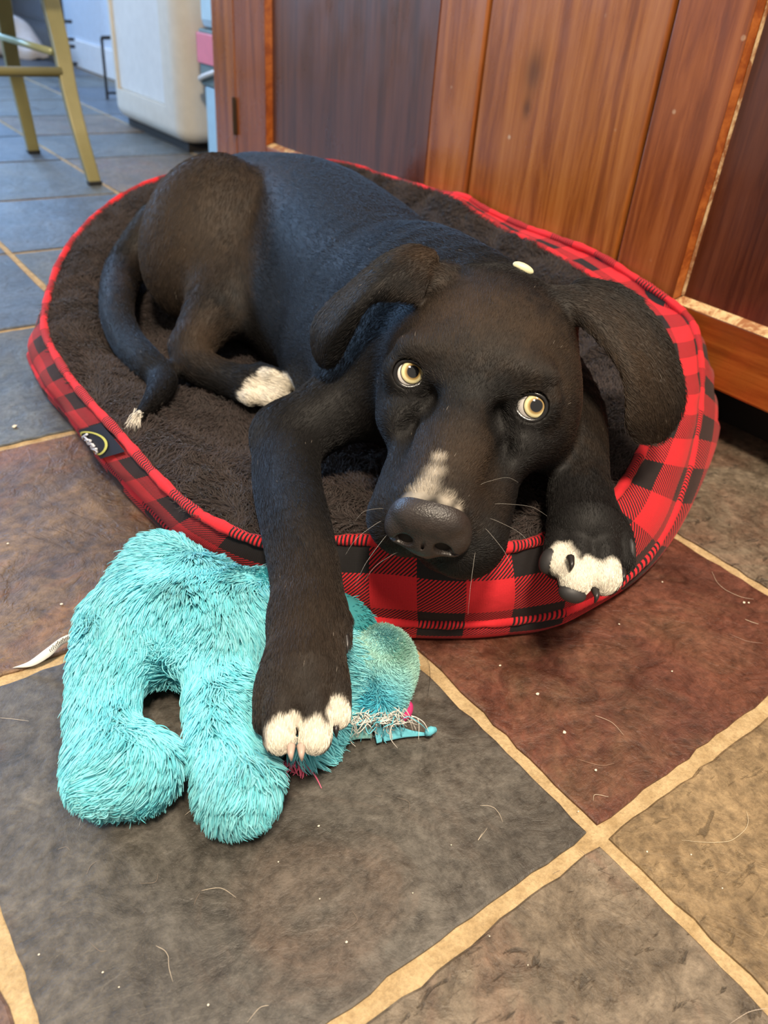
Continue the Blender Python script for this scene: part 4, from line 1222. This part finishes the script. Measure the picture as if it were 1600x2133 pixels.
def grow_toy(count):
    cen = TV[TT].mean(1); fnrm = unit(np.cross(TV[TT[:, 1]]-TV[TT[:, 0]], TV[TT[:, 2]]-TV[TT[:, 0]]))
    dens = np.where(cen[:, 2] < .004, .05, 1.0)
    p, fn, fi, bc = sample_mesh(TV, TT, count, dens)
    nn = unit((TN[TT[fi]]*bc[:, :, None]).sum(1))
    # lie direction: away from the middle of the toy, combed towards the feet, with swirls
    mid = onz(420, 1280, .04); away = unit(p - mid + np.array([-.02, -.03, 0]))
    sw = np.stack([vnoise(p, 35), vnoise(p+11, 35), vnoise(p+23, 35)], 1) - .5
    dr = away*.75 + sw*1.7 + np.array([0, 0, -.25]) + RNG.normal(0, .16, p.shape)
    tg = unit(dr - nn*(dr*nn).sum(1, keepdims=True))
    lift = .62 + .7*(vnoise(p+31, 60)-.5) + RNG.normal(0, .08, len(p)); lift = lift[:, None]
    d0 = unit(tg + nn*lift); d1 = unit(tg + nn*(lift - .45) + np.array([0, 0, -.12]))
    ln = RNG.uniform(.009, .019, (count, 1))
    P = np.stack([p, p + d0*ln*.35, p + d0*ln*.5 + d1*ln*.25, p + d0*ln*.5 + d1*ln*.55], 1)
    # gather the tips into small tufts
    cid = np.floor(p/.0055 + vnoise(p, 300)[:, None]).astype(np.int64); key = cid[:, 0]*73856093 ^ cid[:, 1]*19349663 ^ cid[:, 2]*83492791
    _, inv = np.unique(key, return_inverse=True)
    cnt = np.bincount(inv).astype(float); ct = np.stack([np.bincount(inv, P[:, 3, i])/cnt for i in range(3)], 1)[inv]; cm = np.stack([np.bincount(inv, P[:, 2, i])/cnt for i in range(3)], 1)[inv]
    P[:, 3] = P[:, 3]*.36 + ct*.64; P[:, 2] = P[:, 2]*.62 + cm*.38
    P[:, :, 2] = np.maximum(P[:, :, 2], .0008)
    tone = .62 + .75*vnoise(p, 50) * RNG.uniform(.7, 1.2, count)
    pale = RNG.random(count)[:, None]
    col = np.array([.14, .60, .69])*tone[:, None]*(1-.5*pale) + np.array([.45, .88, .92])*.5*pale
    return hair_object('shaggy_pile', P, np.array([.00042, .00040, .00032, .00008]), np.clip(col, 0, .95), attr_hair('turquoise_fibre', rough=.5, spec=.35), toy)
o = grow_toy(60000); o['kind'] = 'stuff'

# short-pile face and ears
m_felt, N, L, b = new_mat('worn_teal_felt')
g = N.new('ShaderNodeNewGeometry').outputs['Position']
L.new(ramp(N, L, noise(N, L, g, 60, 5, .65, .5), [(.35, (.14, .50, .52)), (.55, (.34, .58, .50)), (.7, (.44, .62, .52))]), b.inputs['Base Color'])
b.inputs['Roughness'].default_value = .95; b.inputs['Sheen Weight'].default_value = .4
bp = N.new('ShaderNodeBump'); bp.inputs['Strength'].default_value = .6; bp.inputs['Distance'].default_value = .001; L.new(noise(N, L, g, 700, 4, .7), bp.inputs['Height']); L.new(bp.outputs[0], b.inputs['Normal'])
FS = Solid()
FS.chain([KZ(755, 1385, .030, 72), KZ(790, 1380, .030, 74), KZ(785, 1425, .024, 66), KZ(765, 1450, .018, 46)], .012)
flo = np.array([.14, .18, .0]); FV, FQ = surface_nets(FS.field(flo, np.array([.32, .36, .09]), .0018), flo, .0018); FV = smooth_mesh(FV, FQ, 2, .5)
FN, FT = vert_normals(FV, FQ)
fast_mesh('muzzle', FV, FQ, m_felt, toy)
p, fn, fi, bc = sample_mesh(FV, FT, 26000); nn = unit((FN[FT[fi]]*bc[:, :, None]).sum(1))
sw = np.stack([vnoise(p, 60), vnoise(p+11, 60), vnoise(p+23, 60)], 1)-.5; d = unit(nn*.5 + sw*2.0 + RNG.normal(0, .3, p.shape)); ln = RNG.uniform(.002, .004, (len(p), 1))
q = onz(775, 1470, .03); low = np.clip(1.2 - np.linalg.norm(p-q, axis=1)/.028, 0, 1)[:, None]; ln = ln*(1+1.6*low)
q2 = onz(795, 1345, .045); blu = np.clip(1.1 - np.linalg.norm(p-q2, axis=1)/.014, 0, .8)[:, None]; blu = np.maximum(blu, low)
fc = (np.array([.36, .62, .54])*(1-blu) + np.array([.08, .52, .68])*blu)*RNG.uniform(.7, 1.25, (len(p), 1))
P = np.stack([p, p+d*ln*.5, p+unit(d+sw)*ln], 1); P[:, :, 2] = np.maximum(P[:, :, 2], .0008)
hair_object('muzzle_pile', P, np.array([.0003, .00026, .0001]), fc, attr_hair('felt_fibre', rough=.7, spec=.2), toy)['kind'] = 'stuff'

def flap(rows, mat, name, thick=.003):
    R = np.array([[onz(*q) for q in row] for row in rows]); nu, nv = R.shape[:2]
    G = np.array([catmull(list(r), 5) for r in R]); G = np.array([catmull(list(G[:, j]), 5) for j in range(G.shape[1])]).transpose(1, 0, 2)
    a, c = G.shape[:2]; V = G.reshape(-1, 3)
    F = [(i*c+j, i*c+j+1, (i+1)*c+j+1, (i+1)*c+j) for i in range(a-1) for j in range(c-1)]
    o = mesh_obj(name, V, F, mat, toy, True); md = o.modifiers.new('solid', 'SOLIDIFY'); md.thickness = thick
    return np.array(V), np.array(F)
m_ear = plain('teal_ear_cloth', (.05, .30, .33), .9)
E1 = flap([[(700, 1232, .05), (712, 1240, .055), (730, 1250, .055)], [(705, 1270, .055), (740, 1265, .058), (762, 1280, .052)], [(715, 1310, .05), (750, 1308, .052), (772, 1306, .046)]], m_ear, 'ear')
E2 = flap([[(518, 1215, .055), (545, 1208, .06), (570, 1205, .058)], [(530, 1245, .058), (552, 1240, .064), (575, 1240, .062)], [(540, 1275, .055), (560, 1275, .06), (585, 1275, .058)]], m_ear, 'ear')
def fuzz(VF, count, ln0, c0, name, dirn):
    V, F = VF; T = np.concatenate([F[:, [0, 1, 2]], F[:, [0, 2, 3]]]); p, n2, fi, bc = sample_mesh(V, T, count)
    n2[n2[:, 2] < 0] *= -1; d = unit(np.asarray(dirn) + n2*.4 + RNG.normal(0, .3, p.shape)); ln = RNG.uniform(.5, 1.2, (count, 1))*ln0
    P = np.stack([p, p+d*ln*.5+n2*ln*.1, p+d*ln], 1)
    hair_object(name, P, np.array([.0004, .00035, .0001]), np.array(c0)*RNG.uniform(.6, 1.3, (count, 1)), attr_hair(name, rough=.6, spec=.25), toy)['kind'] = 'stuff'
fuzz(E1, 3500, .007, (.06, .38, .42), 'ear_pile', unit(-CU*.8 + CR*.5)); fuzz(E2, 3000, .010, (.05, .42, .50), 'ear_pile', unit(CU*.4 - CR*.6))

# torn cloth, stuffing threads, pink bits
m_torn = plain('torn_blue_cloth', (.14, .52, .64), .9); m_pinkf = plain('pink_felt', (.55, .03, .16), .9)
flap([[(775, 1495, .014), (785, 1505, .012)], [(780, 1525, .008), (796, 1522, .008)], [(784, 1548, .003), (794, 1545, .003)]], m_torn, 'torn_strip', .0015)
flap([[(795, 1518, .008), (800, 1545, .003)], [(830, 1515, .009), (838, 1537, .003)], [(862, 1523, .006), (866, 1534, .003)], [(893, 1527, .004), (894, 1532, .003)]], m_torn, 'torn_strip', .0015)
flap([[(700, 1530, .010), (690, 1565, .003)], [(735, 1522, .010), (735, 1542, .004)], [(775, 1510, .010), (775, 1538, .004)]], m_felt, 'torn_strip', .002)
mb = MB(); mb.tube(catmull([onz(888, 1530, .004), onz(897, 1522, .008), onz(905, 1520, .006)], 4), [.0015]*2 + [.0028]*4 + [.0022]*3, 8); mb.build('thread_knot', m_torn, toy, True)
V = []
mb = MB(); mb.tube(catmull([onz(835, 1500, .010), onz(848, 1480, .014), onz(853, 1462, .016)], 5), [.0016, .003, .0038, .004, .0042, .004, .0038, .0034, .003, .0022, .0015], 8); mb.build('pink_lining', m_pinkf, toy, True)
T = []; TC = []
for k in range(150):
    x, y = RNG.uniform(728, 845), RNG.uniform(1482, 1508); a = RNG.uniform(-.6, 3.6); l = RNG.uniform(15, 62)
    s0 = onz(x, y, .024); e = onz(x + l*math.cos(a), y + abs(l*math.sin(a))*.9, RNG.uniform(.001, .012)); m1 = (s0*.65+e*.35) + np.array([0, 0, RNG.uniform(.001, .008)]) + RNG.normal(0, .002, 3); m2 = (s0*.3+e*.7) + np.array([0, 0, RNG.uniform(0, .006)]) + RNG.normal(0, .002, 3)
    T.append([s0, m1, m2, e]); TC.append((.72, .68, .62) if k % 5 else (.15, .55, .68))
for pts in ([(815, 1500), (850, 1490), (880, 1502), (893, 1524)], [(800, 1508), (840, 1498), (870, 1496), (872, 1540)], [(845, 1478), (850, 1500), (862, 1500), (868, 1505)]):
    T.append([onz(x, y, .012) for x, y in pts]); TC.append((.75, .7, .65))
T = np.array(T); T[:, :, 2] = np.maximum(T[:, :, 2], .0006)
hair_object('stuffing_threads', T, np.array([.00032, .0003, .00028, .0001]), np.array(TC), attr_hair('white_thread_fibre', rough=.6, spec=.2), toy)['kind'] = 'stuff'
T = []
for k in range(46):
    s0 = onz(RNG.uniform(585, 640), RNG.uniform(1580, 1592), .008); e = s0 + np.array([RNG.normal(0, .003), RNG.normal(-.002, .003), -.004]) - CU*RNG.uniform(.001, .006) + CR*RNG.normal(0, .003)
    T.append([s0, (s0+e)/2 + RNG.normal(0, .0012, 3), e])
s0 = onz(660, 1588, .006); T.append([s0, onz(668, 1598, .004), onz(675, 1606, .002)])
T = np.array(T); T[:, :, 2] = np.maximum(T[:, :, 2], .0006)
hair_object('pink_threads', T, np.array([.0005, .0005, .0002]), np.tile([.80, .14, .25], (len(T), 1))*RNG.uniform(.7, 1.2, (len(T), 1)), attr_hair('pink_fibre', rough=.6), toy)['kind'] = 'stuff'

# care label with printed marks
m_tag = plain('white_ribbon', (.82, .80, .74), .6); m_ink = plain('black_ink', (.03, .03, .03), .7)
cl = catmull([onz(182, 1310, .030), onz(160, 1316, .026), onz(128, 1328, .018), (onz(95, 1352, .010)), onz(60, 1378, .004), onz(28, 1390, .0015)], 8)
wd = catmull([onz(180, 1336, .026), onz(158, 1332, .021), onz(130, 1343, .012), onz(103, 1368, .006), onz(66, 1388, .002), onz(26, 1391, .0012)], 8)
V = list(cl) + list(wd); n = len(cl); F = [(i, i+1, n+i+1, n+i) for i in range(n-1)]
lab = mesh_obj('care_label', V, F, m_tag, toy, True); md = lab.modifiers.new('solid', 'SOLIDIFY'); md.thickness = .0005; md.offset = 0
def on_label(s, t):
    f = s*(n-1); i = min(int(f), n-2); f -= i
    a = np.asarray(cl[i])*(1-f)+np.asarray(cl[i+1])*f; c = np.asarray(wd[i])*(1-f)+np.asarray(wd[i+1])*f
    return a*(1-t)+c*t + np.array([-.0002, -.0004, .0005])
mb = MB()
def stroke(pts, r=.00035): mb.tube(catmull([on_label(s, t) for s, t in pts], 4), r, 5)
# s runs from the seam (0) to the tip (1); letters read towards the seam
stroke([(.18, .52), (.205, .48), (.225, .60), (.225, .78), (.205, .90), (.18, .88)])           # C
stroke([(.10, .52), (.125, .48), (.145, .60), (.145, .78), (.125, .90), (.10, .88)]); stroke([(.145, .69), (.11, .69)])   # E
stroke([(.17, .18), (.175, .36), (.155, .38), (.15, .18)], .0003); stroke([(.13, .38), (.12, .18), (.10, .38)], .0003); stroke([(.125, .30), (.11, .30)], .0003)
for k in range(14):
    s = .27 + k*.022; stroke([(s, .30 + .12*math.sin(k*2.1)), (s+.010, .48 + .1*math.sin(k*1.3)), (s+.004, .68)], .00022)
mb.build('printed_marks', m_ink, lab, True)

# ================================================================== small debris on the floor
m_crumb = plain('pale_crumb', (.80, .72, .58), .7)
ico = bmesh.new(); bmesh.ops.create_icosphere(ico, subdivisions=1, radius=1)
IV = np.array([v.co[:] for v in ico.verts]); IF = [[v.index for v in f.verts] for f in ico.faces]; ico.free()
mb = MB()
for (x, y, r) in [(664, 1720, 2.6), (1120, 1445, 4), (1042, 1386, 3), (1241, 1604, 3), (1176, 1525, 4), (1290, 1300, 2), (1550, 1255, 3), (1560, 1255, 2.4), (81, 1988, 2.4), (214, 2025, 2.4), (248, 2056, 1.8), (722, 1962, 3), (434, 2093, 2.6),
                  (580, 1795, 1.6), (666, 1872, 1.8), (1380, 1212, 2), (1400, 1398, 2), (1330, 1180, 1.6), (128, 1258, 3), (16, 1132, 2.4), (30, 888, 5), (1440, 1780, 2), (1348, 1774, 2.4), (1505, 1850, 2), (1205, 1690, 2), (520, 1650, 1.6), (940, 1760, 1.6), (860, 1860, 1.4), (1020, 1950, 1.6), (1100, 2010, 1.6)]:
    p = onz(x, y, .0006); rr = r*depth(p)/FPX; mb.add(p + IV*np.array([rr*1.1, rr*.9, rr*.5])*RNG.uniform(.8, 1.2, (len(IV), 1)), IF)
o = mb.build('crumbs', m_crumb); tag(o, 'tiny pale crumbs scattered over the slate floor', 'crumbs', None, 'stuff')
T = []; TC = []
def loose(pts, col=(.62, .52, .40)):
    q = catmull([onz(x, y, .0009) for x, y in pts], 4); q = np.array(q); idx = np.linspace(0, len(q)-1, 8); T.append([q[int(i)] for i in idx]); TC.append(col)
loose([(325, 1970), (348, 1985), (352, 2015), (360, 2045)]); loose([(1000, 1678), (1025, 1680), (1040, 1695), (1047, 1712)]); loose([(1005, 1735), (996, 1750), (1015, 1725)])
loose([(180, 1655), (172, 1690), (165, 1720)], (.7, .62, .5)); loose([(412, 1675), (395, 1690), (385, 1698)], (.7, .62, .5)); loose([(0, 1495), (30, 1498), (60, 1502)])
loose([(1555, 1690), (1558, 1715), (1535, 1745), (1490, 1755), (1420, 1750)], (.7, .6, .42)); loose([(1483, 1190), (1500, 1220), (1540, 1242), (1570, 1248)]); loose([(1552, 1290), (1565, 1295), (1580, 1300)], (.85, .8, .6))
loose([(1240, 1490), (1275, 1505), (1300, 1532)]); loose([(560, 2094), (540, 2100), (515, 2130)], (.6, .5, .38)); loose([(1600, 2100), (1560, 2108), (1520, 2133)], (.6, .5, .4)); loose([(1268, 1660), (1240, 1655), (1236, 1668)], (.7, .6, .45))
loose([(1280, 1590), (1250, 1594), (1200, 1580)], (.35, .22, .15)); loose([(420, 1855), (460, 1850), (492, 1870)]); loose([(1590, 1340), (1555, 1335), (1520, 1320)], (.35, .25, .2))
loose([(868, 1350), (890, 1372), (896, 1410), (890, 1455)], (.01, .01, .01))
for k in range(14):
    x, y = RNG.uniform(80, 1560), RNG.uniform(1650, 2120); a = RNG.uniform(0, 6.3); l = RNG.uniform(15, 45)
    loose([(x, y), (x + l*.5*math.cos(a) + 6, y + l*.5*math.sin(a)), (x + l*math.cos(a+.5), y + l*math.sin(a+.5))], (.22, .17, .13))
hair_object('loose_hairs', np.array(T), np.array([.00005, .0001, .00012, .00012, .00012, .00012, .0001, .00005]), np.array(TC), attr_hair('shed_hair', rough=.5))
tag(bpy.data.objects['loose_hairs'], 'stray shed dog hairs lying on the slate floor', 'hairs', None, 'stuff')
yt = next((y for y in range(530, 640, 2) if hit(1090, y) is not None), 560); p = hit(1090, yt + 4) + CU*.002
DS = Solid(); DS.ell(p, (.0085, .0036, .0028), np.stack([unit(CR*.9-CU*.43), unit(CU*.9+CR*.43), CF], 1), k=.002)
V, Q = surface_nets(DS.field(p-.012, p+.012, .0008), p-.012, .0008)
o = fast_mesh('collar_tag', V, Q, plain('cream_enamel', (.72, .68, .42), .4), dog)
